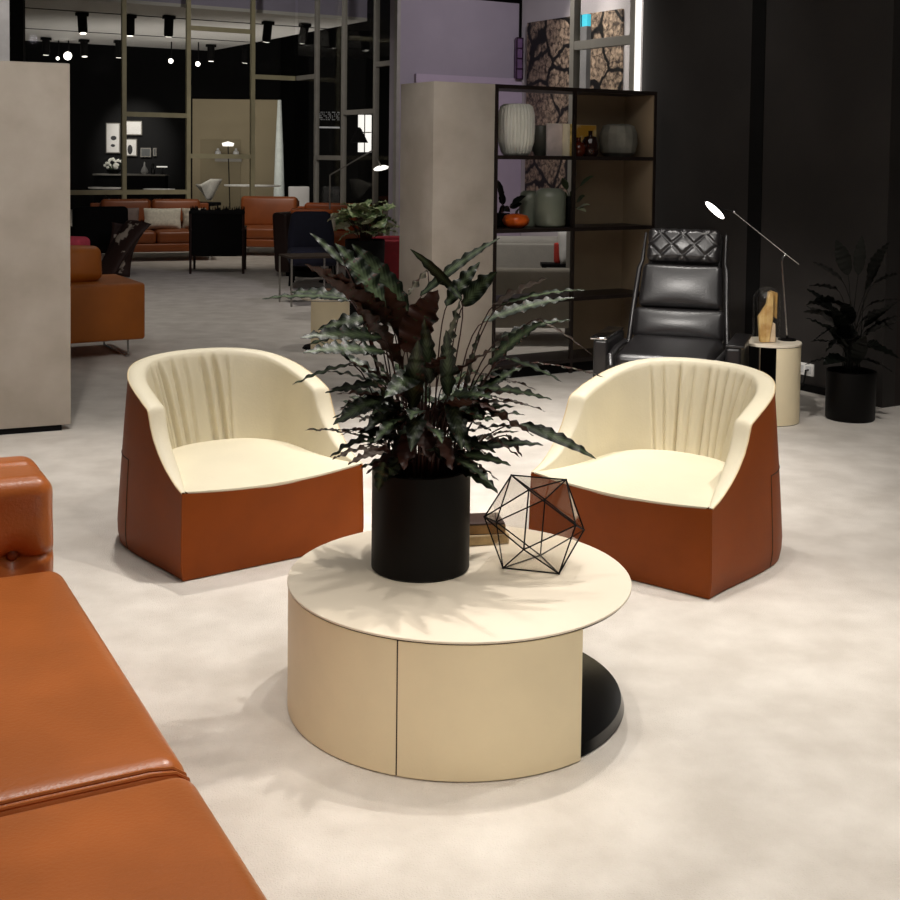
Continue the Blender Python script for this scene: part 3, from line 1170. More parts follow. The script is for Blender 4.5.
# ------------------------------------------------------------------ icosahedron glass terrarium
ic_l, ic_r = fl(503, 569, .368), fl(561, 575, .368)
edge = (ic_r - ic_l).length * .965
ph = (1 + 5 ** .5) / 2
raw = []
for a in (-1, 1):
    for b_ in (-ph, ph):
        raw += [Vector((0, a, b_)), Vector((a, b_, 0)), Vector((b_, 0, a))]
faces = []
for i in range(12):
    for j in range(i + 1, 12):
        for k in range(j + 1, 12):
            if all(abs((raw[p] - raw[q]).length - 2) < 1e-3 for p, q in ((i, j), (j, k), (i, k))):
                faces.append((i, j, k))
f0 = faces[0]
n0 = (raw[f0[0]] + raw[f0[1]] + raw[f0[2]]).normalized()
rotm = n0.rotation_difference(Vector((0, 0, -1))).to_matrix()
vv = [rotm @ v * (edge / 2) for v in raw]
zmin = min(v.z for v in vv)
vv = [v - Vector((0, 0, zmin)) for v in vv]
# spin so that one bottom edge is the front edge seen in the photo
bt = [vv[i] for i in f0]
want = math.atan2((ic_r - ic_l).y, (ic_r - ic_l).x)
best = None
for i in range(3):
    for (p, q, r_) in ((bt[i], bt[(i + 1) % 3], bt[(i + 2) % 3]), (bt[(i + 1) % 3], bt[i], bt[(i + 2) % 3])):
        e_ = q - p
        ang = want - math.atan2(e_.y, e_.x)
        m_ = rz(ang)
        if (m_ @ r_).y > (m_ @ p).y:
            best = (ang, m_ @ p)
ang, p0_ = best
vv = [rz(ang) @ v for v in vv]
org = Vector((ic_l.x - p0_.x, ic_l.y - p0_.y, .368 + .0035))
terr = thing('glass_terrarium', 'black-framed glass icosahedron on the coffee table', 'terrarium', org)
b = MB()
done = set()
for f_ in faces:
    for p, q in ((0, 1), (1, 2), (0, 2)):
        key = (f_[p], f_[q])
        if key in done:
            continue
        done.add(key)
        b.tube([vv[f_[p]], vv[f_[q]]], .0023, 8)
for v in vv:
    b.ball(v, .0032, seg=10)
b.build('frame', M_blackmat, terr, weld=False)
b = MB()
for n_, f_ in enumerate(faces):
    q = [b.bm.verts.new(vv[i] * .998 + Vector((0, 0, .0005))) for i in f_]
    b.face(q)
b.build('glass_panel', glass_mat('terrarium_glass', (.90, .885, .86), .075), terr, weld=False)

# ------------------------------------------------------------------ black leather recliner
rc = at(672, 340, 7.45)
t = thing('recliner', 'black leather recliner with quilted headrest behind the right tub armchair', 'recliner', (rc.x + .035, rc.y, 0), R(-19))
# local: x right (seen from front), y back
bt_ = R(17)                                                    # recline of the back
mrec = rx(-bt_)
def bk_(x, s, off=0):                                          # point on the back plane, s metres up along it
    return Vector((x, .02 + math.sin(bt_) * s + off * math.cos(bt_), .47 + math.cos(bt_) * s - off * math.sin(bt_)))
b = MB()
def taperx(P, n):
    return P
b.rbox(bk_(0, .105), (.56, .12, .20), .04, 4, 8, (0, .03, .0), mrec)
b.build('lower_back_cushion', M_blacklea, t, 60)
b = MB()
def shrink(P, n):
    k = 1 - .07 * (n[2] * .5 + .5)
    return Vector((P.x * k, P.y, P.z))
b.rbox(bk_(0, .345), (.52, .11, .275), .035, 4, 8, (0, .025, .0), mrec, shrink)
b.build('upper_back_cushion', M_blacklea, t, 60)
def quilt(P, n):
    if n[1] < -.15:
        u_, w_ = P.x * 14.5, P.z * 14.5
        dd_ = min(abs(((u_ + w_) % 2) - 1), abs(((u_ - w_) % 2) - 1))
        P.y += .012 * math.exp(-(dd_ / .16) ** 2) - .004
    return P
b = MB()
b.rbox(bk_(0, .60, -.005), (.445, .11, .215), .035, 4, 44, (0, .02, 0), mrec, quilt)
b.build('headrest', M_blacklea, t, 80)
b = MB()
b.rbox(bk_(0, .35, .075), (.46, .05, .70), .02, 3, 4, (0, 0, 0), mrec)
b.build('back_shell', M_blacklea, t)
for sx in (-1, 1):
    b = MB()
    b.tube([bk_(sx * .30, -.02, -.02), bk_(sx * .285, .2, -.03), bk_(sx * .268, .45, -.02), bk_(sx * .255, .50, -.0), bk_(sx * .25, .69, .03)], [.017, .017, .016, .012, .008], 10)
    b.build('side_rail', M_blacklea, t)
b = MB()
b.rbox((0, -.28, .425), (.56, .60, .13), .045, 4, 8, (0, 0, .02), rx(R(4)))
b.build('seat_cushion', M_blacklea, t, 60)
for sx in (-1, 1):
    b = MB()
    b.tube([(sx * .325, .02, .455), (sx * .32, -.28, .46), (sx * .30, -.57, .45), (sx * .29, -.60, .40)], .022, 10)
    b.build('seat_piping', M_blacklea, t)
for sx in (-1, 1):
    MB().rbox((sx * .38, -.22, .35), (.09, .50, .36), .02, 3, 3).build('armrest', M_blacklea, t)
    MB().box((sx * .39, -.22, .537), (.10, .50, .014), bev=.004).build('arm_cap', M_chrome if sx < 0 else M_blacklea, t)
MB().lathe([(0, 0), (.30, 0), (.30, .012), (.05, .03), (.04, .10), (.04, .34), (0, .34)], (0, -.18, 0), 48).build('swivel_base', M_chrome, t)

# ------------------------------------------------------------------ tall side table, lamp and dome


def d_table(label, loc, rot, h, r, op0, op1):
    t = thing('side_table', label, 'side table', loc, rot)
    MB().lathe([(0, h - .014), (r, h - .014), (r, h - .002), (r - .002, h), (0, h)], seg=72).build('tabletop', mat('cream_top', (238, 226, 206)), t, 30)
    MB().lathe([(0, h - .018), (r - .006, h - .018), (r - .006, h - .0135), (0, h - .0135)], seg=72).build('shadow_gap', M_seam, t, 30)
    arc_shell(op0, op1, r - .004, r - .016, .004, h - .018, 60).build('side_panel', M_table, t)
    arc_shell(op0 + .02, op1 - .02, r - .0165, r - .022, .004, h - .018, 60).build('inner_lining', M_blackmat, t)
    MB().lathe([(0, 0), (r - .008, 0), (r - .022, .018), (0, .018)], seg=48).build('base_plate', M_blackgloss, t, 30)
    return t


HS = .488
stc = Vector((1.963, 7.44, 0))
d_table('tall cream side table carrying the lit desk lamp and glass dome beside the recliner', stc, 0, HS, .188, R(-2), R(185))
# lamp
lb = Vector((stc.x + .118, stc.y + .05, HS))
t = thing('desk_lamp', 'slim black lamp with glowing disc head on the tall cream side table', 'lamp', lb, 0)
def ll(px, py, Y=lb.y):
    return at(px, py, Y) - lb
MB().lathe([(0, 0), (.055, 0), (.055, .008), (.008, .012), (.008, .03), (0, .03)], seg=36).build('base', M_black, t)
MB().tube([(0, 0, .02), ll(782, 262), ll(782.5, 258), ll(786, 254)], .0055, 10).build('stem', M_chrome, t)
MB().tube([ll(799, 264), ll(786, 254), ll(735, 213)], .0050, 10).build('arm', M_chrome, t)
MB().ball(ll(734, 212), .011, seg=12).build('joint', M_chrome, t)
hd = ll(715.5, 209.5)
nrm = Vector((-.68, -.13, -.70)).normalized()
mh = Vector((0, 0, -1)).rotation_difference(nrm).to_matrix()
b = MB()
b.lathe([(0, .012), (.02, .022), (.068, .008), (.078, -.006), (.074, -.006), (0, -.002)], seg=48)
b.bm.transform(Matrix.Translation(hd) @ mh.to_4x4())
b.build('lamp_head', M_black, t)
b = MB()
b.lathe([(0, -.0045), (.073, -.0045), (.073, -.0075), (0, -.009)], seg=48)
b.bm.transform(Matrix.Translation(hd) @ mh.to_4x4())
b.build('light_disc', mat('lamp_disc', (255, 250, 240), .5, emit=(255, 248, 238), estr=6), t)
MB().tube([hd - nrm * .014, ll(734, 212)], .004, 8).build('head_link', M_black, t)
# dome with a wood piece
dc = Vector((stc.x - .035, stc.y - .04, HS))
dome = thing('glass_dome', 'clear glass dome over the driftwood piece on the tall cream side table', 'dome', dc)
pr_ = [(.083, 0)] + [(.083, .036 * i) for i in range(1, 8)] + [(.083 * math.cos(a), .252 + .088 * math.sin(a)) for a in [i * PI / 16 for i in range(1, 8)]] + [(.0001, .34)]
b = MB()
b.lathe(pr_, seg=48)
b.build('glass', glass_mat('dome_glass', (.97, .97, .96), .05), dome, 60)
w_ = thing('driftwood_sculpture', 'split tan driftwood sculpture standing under the glass dome', 'sculpture', dc + Vector((0, 0, .0)))
M_wood = mat('tan_wood', (178, 136, 76), .6, 0, rgb2=(212, 180, 120), vscale=14, ramp=(.35, .6), bump=.2, bscale=40)
for nm, poly, dy, mm in (('plank', [(-.045, .003), (.012, .003), (.03, .12), (.03, .255), (.0, .265), (-.008, .2), (-.058, .135)], -.022, M_wood),
                         ('block', [(.010, .003), (.052, .003), (.048, .10), (.012, .11)], -.012, mat('pale_wood', (214, 190, 160), .6, 0, .1, 20)),
                         ('slab', [(-.012, .17), (.062, .12), (.064, .255), (.02, .268)], .01, mat('gold_wood', (164, 128, 72), .5, 0, .2, 20))):
    b = MB()
    b.prism([(x, .003 + (y - .003) * 1.18) for x, y in poly], -.02, .02)
    b.bm.transform(Matrix.Translation((0, dy, 0)) @ Matrix.Rotation(PI / 2, 4, 'X'))
    o = b.build(nm, mm, w_, 30)
    md = o.modifiers.new('b', 'BEVEL')
    md.width = .006
    md.segments = 2

# ------------------------------------------------------------------ right potted plant, socket
pp = Vector((2.49, 7.52, 0))
plant2 = thing('potted_plant', 'dark leafy plant in a black floor pot against the black wall at right', 'plant', pp)
MB().lathe([(0, 0), (.142, 0), (.148, .01), (.150, .30), (.145, .303), (.138, .30), (.136, .25), (0, .25)], seg=56).build('pot', M_black, plant2)
MB().lathe([(.135, .2), (.135, .262), (.0001, .27)], seg=30).build('soil', M_soil, plant2)
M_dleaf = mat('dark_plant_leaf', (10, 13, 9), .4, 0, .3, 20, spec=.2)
LV2 = [((806, 305), (835, 300)), ((803, 312), (840, 318)), ((808, 286), (838, 290)), ((890, 242), (868, 275)), ((899, 274), (872, 285)), ((868, 350), (850, 330)), ((846, 352), (852, 325)),
       ((812, 262), (842, 280)), ((836, 240), (848, 275)), ((862, 236), (858, 275)), ((898, 300), (868, 305)), ((893, 330), (865, 318)), ((815, 340), (842, 325)), ((826, 352), (846, 332)), ((884, 256), (866, 290)), ((824, 300), (848, 308)), ((880, 312), (862, 320))]
for i, (tp, bp) in enumerate(LV2):
    dy = random.uniform(-.16, .10)
    tip = at(tp[0], tp[1], pp.y + dy) - pp
    base = at(bp[0], bp[1], pp.y + dy * .4) - pp
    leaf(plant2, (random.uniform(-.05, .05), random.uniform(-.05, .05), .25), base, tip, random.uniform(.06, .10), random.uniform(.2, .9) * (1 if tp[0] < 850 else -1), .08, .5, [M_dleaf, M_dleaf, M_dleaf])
for i in range(22):
    a = random.uniform(PI * .75, PI * 2.05)
    base = Vector((math.cos(a) * .08, math.sin(a) * .08, .34 + random.random() * .3))
    tip = base + Vector((math.cos(a) * .2, math.sin(a) * .2, random.uniform(-.08, .22)))
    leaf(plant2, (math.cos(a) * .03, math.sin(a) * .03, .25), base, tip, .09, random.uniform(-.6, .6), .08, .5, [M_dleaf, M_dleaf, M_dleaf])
q, s_ = on_line(810, corner, V_)
zz = at(810, 369, q.y).z
so = thing('wall_socket', 'white double wall socket low on the black wall beside the cream side table', 'socket', (q.x, q.y, zz), G)
MB().box((-.006, 0, 0), (.012, .15, .085), bev=.003).build('plate', M_white, so)
for k in (-.035, .035):
    MB().box((-.013, k, 0), (.004, .05, .05), bev=.001).build('insert', mat('grey_plastic', (200, 200, 200), .5), so)
MB().tube([(-.014, -.035, 0), (-.04, -.035, 0), (-.05, -.035, -.06), (-.045, -.02, zz * -1 + .05), (-.06, .06, zz * -1 + .006)], .006, 8).build('plug_cord', M_blackmat, so)

# LED strip at the end of the dark wall
q = wallA_end + V_ * .02
o = MB().box((q.x - .025, q.y + .0, 1.9), (.045, .02, 3.8), rz(0)).build('led_strip', mat('led_white', (255, 255, 255), .5, emit=(255, 250, 242), estr=1.4))
tag(o, 'vertical white light strip where the black wall ends above the shelf', 'light strip')

# ------------------------------------------------------------------ big cracked-earth print
def crack_mat():
    m = bpy.data.materials.new('cracked_earth_print')
    m.use_nodes = True
    nt = m.node_tree
    N, L = nt.nodes, nt.links
    p = N['Principled BSDF']
    p.inputs['Roughness'].default_value = .6
    tc = N.new('ShaderNodeTexCoord')
    nz = N.new('ShaderNodeTexNoise')
    nz.inputs['Scale'].default_value = 5
    nz.inputs['Detail'].default_value = 6
    L.new(tc.outputs['Object'], nz.inputs['Vector'])
    mxv = N.new('ShaderNodeMixRGB')
    mxv.inputs[0].default_value = .14
    L.new(tc.outputs['Object'], mxv.inputs[1])
    L.new(nz.outputs['Color'], mxv.inputs[2])
    v1 = N.new('ShaderNodeTexVoronoi')
    v1.feature = 'DISTANCE_TO_EDGE'
    v1.inputs['Scale'].default_value = 2.4
    L.new(mxv.outputs[0], v1.inputs['Vector'])
    v2 = N.new('ShaderNodeTexVoronoi')
    v2.feature = 'DISTANCE_TO_EDGE'
    v2.inputs['Scale'].default_value = 9
    L.new(mxv.outputs[0], v2.inputs['Vector'])
    c1 = N.new('ShaderNodeValToRGB')
    c1.color_ramp.elements[0].position = .03
    c1.color_ramp.elements[0].color = (.006, .004, .003, 1)
    c1.color_ramp.elements[1].position = .055
    c1.color_ramp.elements[1].color = (1, 1, 1, 1)
    L.new(v1.outputs['Distance'], c1.inputs[0])
    c2 = N.new('ShaderNodeValToRGB')
    c2.color_ramp.elements[0].position = .0
    c2.color_ramp.elements[0].color = (.25, .22, .2, 1)
    c2.color_ramp.elements[1].position = .05
    c2.color_ramp.elements[1].color = (1, 1, 1, 1)
    L.new(v2.outputs['Distance'], c2.inputs[0])
    n3 = N.new('ShaderNodeTexNoise')
    n3.inputs['Scale'].default_value = 22
    n3.inputs['Detail'].default_value = 8
    L.new(tc.outputs['Object'], n3.inputs['Vector'])
    c3 = N.new('ShaderNodeValToRGB')
    c3.color_ramp.elements[0].position = .35
    c3.color_ramp.elements[0].color = lin((64, 52, 44))
    c3.color_ramp.elements[1].position = .68
    c3.color_ramp.elements[1].color = lin((190, 166, 140))
    L.new(n3.outputs['Fac'], c3.inputs[0])
    m1 = N.new('ShaderNodeMixRGB')
    m1.blend_type = 'MULTIPLY'
    m1.inputs[0].default_value = 1
    L.new(c3.outputs[0], m1.inputs[1])
    L.new(c2.outputs[0], m1.inputs[2])
    m2 = N.new('ShaderNodeMixRGB')
    m2.blend_type = 'MULTIPLY'
    m2.inputs[0].default_value = 1
    L.new(m1.outputs[0], m2.inputs[1])
    L.new(c1.outputs[0], m2.inputs[2])
    L.new(m2.outputs[0], p.inputs['Base Color'])
    return m


_, s0 = on_line(527, wc, -V_)
_, s1 = on_line(621, wc, -V_)
mp = wc - V_ * ((s0 + s1) / 2) - U * .022
pz1 = at(527, 23, (wc - V_ * s0).y).z
t = thing('art_print', 'huge print of cracked brown earth on the white wall above the shelf', 'picture', (mp.x, mp.y, 1.0), G)
MB().box((0, 0, (pz1 - 1.0) / 2), (.03, s1 - s0, pz1 - 1.0), bev=.003).build('printed_board', crack_mat(), t)
# exit sign on its pale post behind the glass frame
q = at(582, 60, 11.2)
t = thing('sign_post', 'pale grey post behind the glass frame carrying a lit cyan sign', 'sign', (q.x, q.y, 0), G - PI / 2)
zt = at(582, 27, q.y).z
MB().box((0, 0, zt / 2), (.19, .05, zt)).build('post', mat('pale_grey_post', (176, 174, 176), .6), t)
zs1 = at(582, 15, q.y).z
MB().box((0, 0, (zt + zs1) / 2), (.19, .04, zs1 - zt)).build('sign_panel', mat('cyan_sign', (90, 205, 225), .5, emit=(70, 200, 225), estr=.9), t)
MB().box((.012, -.022, (zt + zs1) / 2), (.008, .006, zs1 - zt)).build('sign_divider', M_blackmat, t)
MB().box((-.012 - .02, -.022, (zt + zs1) / 2 - .01), (.02, .004, .045)).build('arrow_mark', M_white, t)
# small ornate frame at the end of the lavender wall
q, s_ = on_line(516.5, wc - V_ * .05, U)
z0, z1 = at(516, 79, q.y).z, at(516, 38, q.y).z
t = thing('wall_frame', 'narrow plum ornate frame at the right end of the lavender wall', 'frame', (q.x, q.y, z0), G)
MB().box((0, .0, (z1 - z0) / 2), (.09, .03, z1 - z0)).build('backing', mat('plum_glass', (110, 84, 116), .4), t)
b = MB()
for x in (-.04, .04):
    b.box((x, -.018, (z1 - z0) / 2), (.012, .012, z1 - z0))
for k in range(5):
    b.box((0, -.018, (z1 - z0) * k / 4), (.09, .012, .012))
b.build('lattice', mat('plum_lattice', (44, 20, 40), .5), t)

# ------------------------------------------------------------------ generic furniture for the background


def rot_thing(name, label, cat, p, rot=0, group=None):
    return thing(name, label, cat, (p.x, p.y, 0), rot, group)


def sofa(label, p, rot, L, D, hseat, hback, m, feet=.14, arms=True, ncush=2, group=None, legm=None):
    """front edge centre at p, facing local -y"""
    t = rot_thing('sofa', label, 'sofa', p, rot, group)
    MB().rbox((0, D / 2, feet + .06), (L, D, .12), .02, 2, 2).build('frame', m, t)
    for k in range(ncush):
        w_ = (L - (.28 if arms else 0)) / ncush
        x = -(L - (.28 if arms else 0)) / 2 + w_ * (k + .5)
        MB().rbox((x, (D - .2) / 2, (feet + .12 + hseat) / 2), (w_ - .006, D - .2, hseat - feet - .12), .05, 3, 4, (0, 0, .02)).build('seat_cushion', m, t)
        MB().rbox((x, D - .16, (hseat + hback) / 2 - .01), (w_ - .006, .20, hback - hseat + .04), .06, 3, 4, (0, .02, 0), rx(R(-8))).build('back_cushion', m, t)
    MB().rbox((0, D - .04, (feet + hback) / 2 - .02), (L, .08, hback - feet - .06), .02, 2, 2).build('backrest', m, t)
    if arms:
        for sx in (-1, 1):
            MB().rbox((sx * (L / 2 - .07), D / 2, (feet + hseat + .16) / 2 + .06), (.14, D - .02, hseat + .16 - feet), .03, 3, 3).build('arm', m, t)
    for sx in (-1, 1):
        for y in (.08, D - .08):
            MB().box((sx * (L / 2 - .1), y, feet / 2), (.03, .03, feet)).build('leg', legm or M_chrome, t)
    return t


def pillow(label, loc, size, rot, m, tilt=R(70), group=None):
    b = MB()
    n = 14
    for sg in (1, -1):
        rows = []
        for i in range(n + 1):
            row = []
            for j in range(n + 1):
                x, y = -1 + 2 * i / n, -1 + 2 * j / n
                h = (max(0, 1 - x ** 4) * max(0, 1 - y ** 4)) ** .55
                k = 1 - .05 * (1 - abs(x * y))
                row.append(Vector((x * size[0] / 2 * k, y * size[1] / 2 * k, sg * h * size[2] / 2)))
            rows.append(row)
        b.grid(rows, flip=sg < 0)
    b.bm.transform((rz(rot) @ rx(tilt)).to_4x4())
    o = b.build('pillow', m, None, 60)
    o.location = loc
    return tag(o, label, 'pillow', group)


M_far_orange = mat('rust_leather', (140, 74, 34), .42, 0, .1, 4)
M_tan = mat('tan_leather', (168, 92, 16), .5, 0, .08, 4)
M_dkbrown = mat('dark_brown_leather', (46, 24, 18), .45, 0, .1, 4)

# tan sofa end behind the partition panel
p = fl(145.5, 357)
t = thing('sofa', 'tan leather sofa end on a chrome sled leg just past the partition panel', 'sofa', (p.x, p.y, 0), G)
MB().rbox((-.70, .40, .36), (1.40, .80, .44), .025, 3, 4).build('body', M_tan, t)
MB().rbox((-.60, .34, .71), (.68, .20, .27), .06, 4, 6, (0, .03, .02), rx(R(-10))).build('back_cushion', M_tan, t)
for x in (-.12, -1.2):
    MB().tube([(x, .06, .15), (x, .05, .02), (x - .01, .08, .008), (x - .01, .7, .008), (x, .74, .02), (x, .74, .15)], .008, 8).build('sled_leg', M_chrome, t)

# dark armchair and the cowhide draped over it
p = fl(112, 276)
t = rot_thing('armchair', 'black armchair with the brown cowhide draped over its side', 'armchair', p + Vector((-.15, .1, 0)), R(28))
MB().rbox((0, .38, .38), (.66, .62, .22), .05, 3, 4).build('seat', M_blackmat, t)
MB().rbox((-.0, .12, .62), (.70, .16, .52), .06, 4, 4).build('backrest', M_blackmat, t)
for sx in (-1, 1):
    MB().rbox((sx * .34, .42, .48), (.10, .62, .28), .04, 3, 3).build('arm', M_blackmat, t)
    for y in (.10, .68):
        MB().tube([(sx * .31, y, .30), (sx * .33, y, 0)], [.025, .015], 8).build('leg', M_dkbrown, t)
b = MB()
rows = []
for i in range(17):
    row = []
    for j in range(13):
        u_, v_ = i / 16, j / 12
        px = 112 + 38 * v_ - (14 + 8 * v_) * u_ + 4 * math.sin(v_ * 9 + u_ * 4)
        py = 222 + 53 * u_ ** 1.15 + 2 * math.sin(v_ * 8)
        row.append(at(px, py, 15.55 + .10 * math.sin(v_ * 5 + u_ * 3) - .25 * u_))
    rows.append(row)
b.grid(rows)
hide = b.build('cowhide_throw', mat('brown_white_cowhide', (50, 26, 18), .6, 0, rgb2=(200, 186, 170), vscale=5, ramp=(.60, .64)), None, 70)
md = hide.modifiers.new('s', 'SOLIDIFY')
md.thickness = .012
tag(hide, 'brown and white cowhide hanging over the side of the black armchair', 'throw')

# black armchair seen from behind
p1, p2 = fl(189, 274), fl(244, 274)
pm = (p1 + p2) / 2
wd = (p2 - p1).length
t = rot_thing('armchair', 'black armchair seen from behind in front of the rust sofas', 'armchair', pm, math.atan2((p2 - p1).y, (p2 - p1).x))
MB().rbox((0, .05, .53), (wd - .04, .08, .60), .03, 3, 4).build('backrest', M_blackmat, t)
MB().rbox((0, .36, .38), (wd - .06, .60, .16), .04, 3, 4).build('seat', M_blackmat, t)
for sx in (-1, 1):
    for y in (.03, .66):
        MB().tube([(sx * (wd / 2 - .015), y, .82 if y < .1 else .58), (sx * (wd / 2 - .015), y, 0)], [.022, .016], 8).build('leg', M_dkbrown, t)
    MB().rbox((sx * (wd / 2 - .015), .34, .585), (.05, .66, .035), .012, 2, 2).build('armrest', M_dkbrown, t)
b = MB()
for k in range(90):
    x = random.uniform(-wd / 2, wd / 2)
    b.tube([(x, .05 + random.uniform(-.04, .04), .80), (x + random.uniform(-.02, .02), .05 + random.uniform(-.07, .05), .85 + random.uniform(0, .05))], [.014, .002], 5)
b.rbox((0, .05, .815), (wd, .12, .05), .02, 2, 3)
o = b.build('fur_throw', mat('black_fur', (12, 11, 11), .9), None, weld=False)
o.location = (pm.x, pm.y, 0)
o.rotation_euler = (0, 0, math.atan2((p2 - p1).y, (p2 - p1).x))
tag(o, 'shaggy black fur throw over the top of the black armchair seen from behind', 'throw')

# rust sofas
q = fl(168, 258)


def set_on(t, lx, ly, lz):
    return t.location + rz(t.rotation_euler.z) @ Vector((lx, ly, lz))


M_pil = mat('ivory_cushion_cloth', (226, 220, 204), .9, 0, .08, 30, .2, 80)
sl = sofa('rust leather sofa left of the black armchair, two pale pillows on it', Vector((-4.25, 17.75, 0)), R(20), 1.75, .9, .44, .87, M_far_orange)
sofa('rust leather sofa right of the black armchair, turned towards the dark sofa end', Vector((-2.95, 18.9, 0)), R(-4), .92, .9, .44, .89, M_far_orange, ncush=1, arms=False)
pillow('ivory pillow leaning on the left rust sofa back', set_on(sl, .13, .42, .605), (.54, .32, .15), R(14), M_pil, R(74), 'pillows on the rust sofas')
pillow('mottled ivory pillow half hidden by the black fur throw', set_on(sl, .60, .42, .605), (.36, .32, .15), R(18), mat('mottled_cloth', (200, 190, 172), .9, 0, .3, 12), R(74), 'pillows on the rust sofas')
pillow('grey mauve pillow at the left end of the rust sofa', set_on(sl, -.36, .42, .610), (.30, .32, .14), R(10), mat('mauve_grey_cloth', (134, 118, 112), .9, 0, .06, 20), R(80), 'pillows on the rust sofas')
# dark sofa end, blue chair, orange sofa to the right
p = fl(291, 277)
t = rot_thing('sofa', 'dark brown leather sofa end seen from the side beside the blue armchair', 'sofa', p + Vector((-.02, 0, 0)), R(66))
MB().rbox((.32, .12, .44), (.64, .24, .78), .05, 3, 4, (0, 0, 0), None, lambda P, n: Vector((P.x - .10 * (P.z + .37), P.y, P.z))).build('backrest', M_dkbrown, t)
MB().rbox((.32, -.20, .30), (.64, .38, .22), .04, 3, 3).build('seat_cushion', M_dkbrown, t)
MB().box((.32, -.1, .035), (.50, .40, .07)).build('plinth', M_blackmat, t)
p = fl(312, 283)
t = rot_thing('armchair', 'navy blue armchair behind the low dark metal table', 'armchair', Vector((-1.60, 14.35, 0)), R(10))
M_navy = mat('navy_fabric', (16, 17, 38), .85, 0, .1, 20, .2, 90)
MB().rbox((0, .45, .62), (.56, .16, .56), .07, 4, 4, (0, .03, 0), rx(R(-12)), lambda P, n: Vector((P.x * (1 - .18 * max(0, n[2])), P.y, P.z))).build('backrest', M_navy, t)
MB().rbox((0, .12, .38), (.58, .58, .18), .06, 4, 4, (0, 0, .02)).build('seat', M_navy, t)
for sx in (-1, 1):
    for y in (-.1, .38):
        MB().tube([(sx * .24, y, .30), (sx * .26, y, 0)], [.016, .012], 8).build('leg', M_blackmat, t)
so3 = sofa('orange leather sofa at the back right with a single ivory pillow', Vector((-1.75, 17.3, 0)), R(-8), 1.3, .9, .46, .86, mat('bright_orange_leather', (164, 80, 30), .42, 0, .1, 4), ncush=1)
pillow('ivory pillow alone on the orange sofa at the back right', set_on(so3, -.12, .48, .60), (.34, .30, .14), R(-20), M_pil, R(68), 'pillows on the rust sofas')
q = at(312, 211, 15.25)
t = thing('side_table', 'small orange-topped table behind the navy armchair', 'side table', (q.x, q.y, 0), R(5))
MB().rbox((0, 0, q.z), (.52, .34, .05), .015, 2, 2).build('tabletop', mat('orange_lacquer', (206, 100, 34), .4), t)
for sx in (-1, 1):
    for sy in (-1, 1):
        MB().box((sx * .22, sy * .13, (q.z - .025) / 2), (.02, .02, q.z - .025)).build('leg', M_blackmat, t)
# dark metal table in front of the navy chair
p = fl(292, 310)
q = fl(292, 252, .52)
t = thing('side_table', 'low dark metal frame table in front of the navy armchair', 'side table', (-1.50, 13.0, 0), R(24))
MB().box((0, 0, .51), (.52, .46, .02)).build('tabletop', mat('dark_oak', (62, 50, 38), .5, 0, .15, 12), t)
for sx in (-1, 1):
    for sy in (-1, 1):
        MB().box((sx * .25, sy * .22, .25), (.016, .016, .50)).build('leg', M_greypost, t)
# white and beige side table with a wood block
q = Vector((fl(324, 350).x, fl(324, 350).y + .12, 0))
t2 = d_table('small cream side table further back, half hidden by the plant leaves', q, 0, .42, .20, R(-32), R(180))
t2['group'] = 'cream side tables'
o = MB().box((0, 0, .035), (.13, .11, .07), bev=.004).build('wood_block', mat('brown_wood_block', (110, 72, 42), .5, 0, .15, 14))
o.location = (q.x, q.y - .03, .42)
tag(o, 'brown wooden block on the small cream side table behind the plant', 'box')
# begonia in a dark planter
bp_ = Vector((at(365, 240, 11.6).x, 11.6, 0))
plant3 = thing('potted_plant', 'pale green begonia in a tall dark planter left of the plaster column', 'plant', bp_)
MB().lathe([(0, 0), (.15, 0), (.17, .02), (.19, .78), (.185, .79), (.175, .78), (.17, .72), (0, .72)], seg=40).build('planter', M_blackmat, plant3)
MB().lathe([(.165, .68), (.165, .73), (.0001, .74)], seg=24).build('soil', M_soil, plant3)
M_beg = mat('begonia_leaf', (70, 96, 48), .45, 0, rgb2=(176, 190, 140), vscale=16, ramp=(.4, .65))
M_begu = mat('begonia_under', (150, 150, 120), .5, 0, .1, 10)
for i in range(60):
    a = random.random() * 2 * PI
    rr = random.uniform(.05, .32)
    hb = .79 + random.uniform(.0, .26) * (1.15 - rr)
    base = Vector((math.cos(a) * rr * .7, math.sin(a) * rr * .7, hb + .04))
    el = random.uniform(-.5, .5)
    tip = base + Vector((math.cos(a) * math.cos(el), math.sin(a) * math.cos(el), math.sin(el))) * random.uniform(.13, .19)
    leaf(plant3, (math.cos(a) * .04, math.sin(a) * .04, .72), base, tip, random.uniform(.14, .20), random.uniform(-.5, .5), .15, .7, [M_beg, M_begu, M_stem], 10)
# red armchair
p = Vector((at(398, 250, 12.4).x + .02, 12.4, 0))
t = rot_thing('armchair', 'red tub armchair with a thin steel rim half hidden by the plaster column', 'armchair', p, R(10))
M_red = mat('red_fabric', (120, 16, 28), .85, 0, .08, 20)
MB().lathe([(.0, .30), (.26, .30), (.31, .40), (.335, .74), (.315, .755), (.29, .74), (.26, .46), (0, .45)], seg=40, fn=lambda r, z, a: r).build('shell', M_red, t)
MB().tube([(.30 * math.cos(a), .30 * math.sin(a), .285) for a in [i * 2 * PI / 40 for i in range(40)]], .012, 8, closed=True).build('rim', M_chrome, t)
MB().lathe([(0, 0), (.28, 0), (.28, .27), (0, .27)], seg=32).build('plinth', M_blackmat, t)
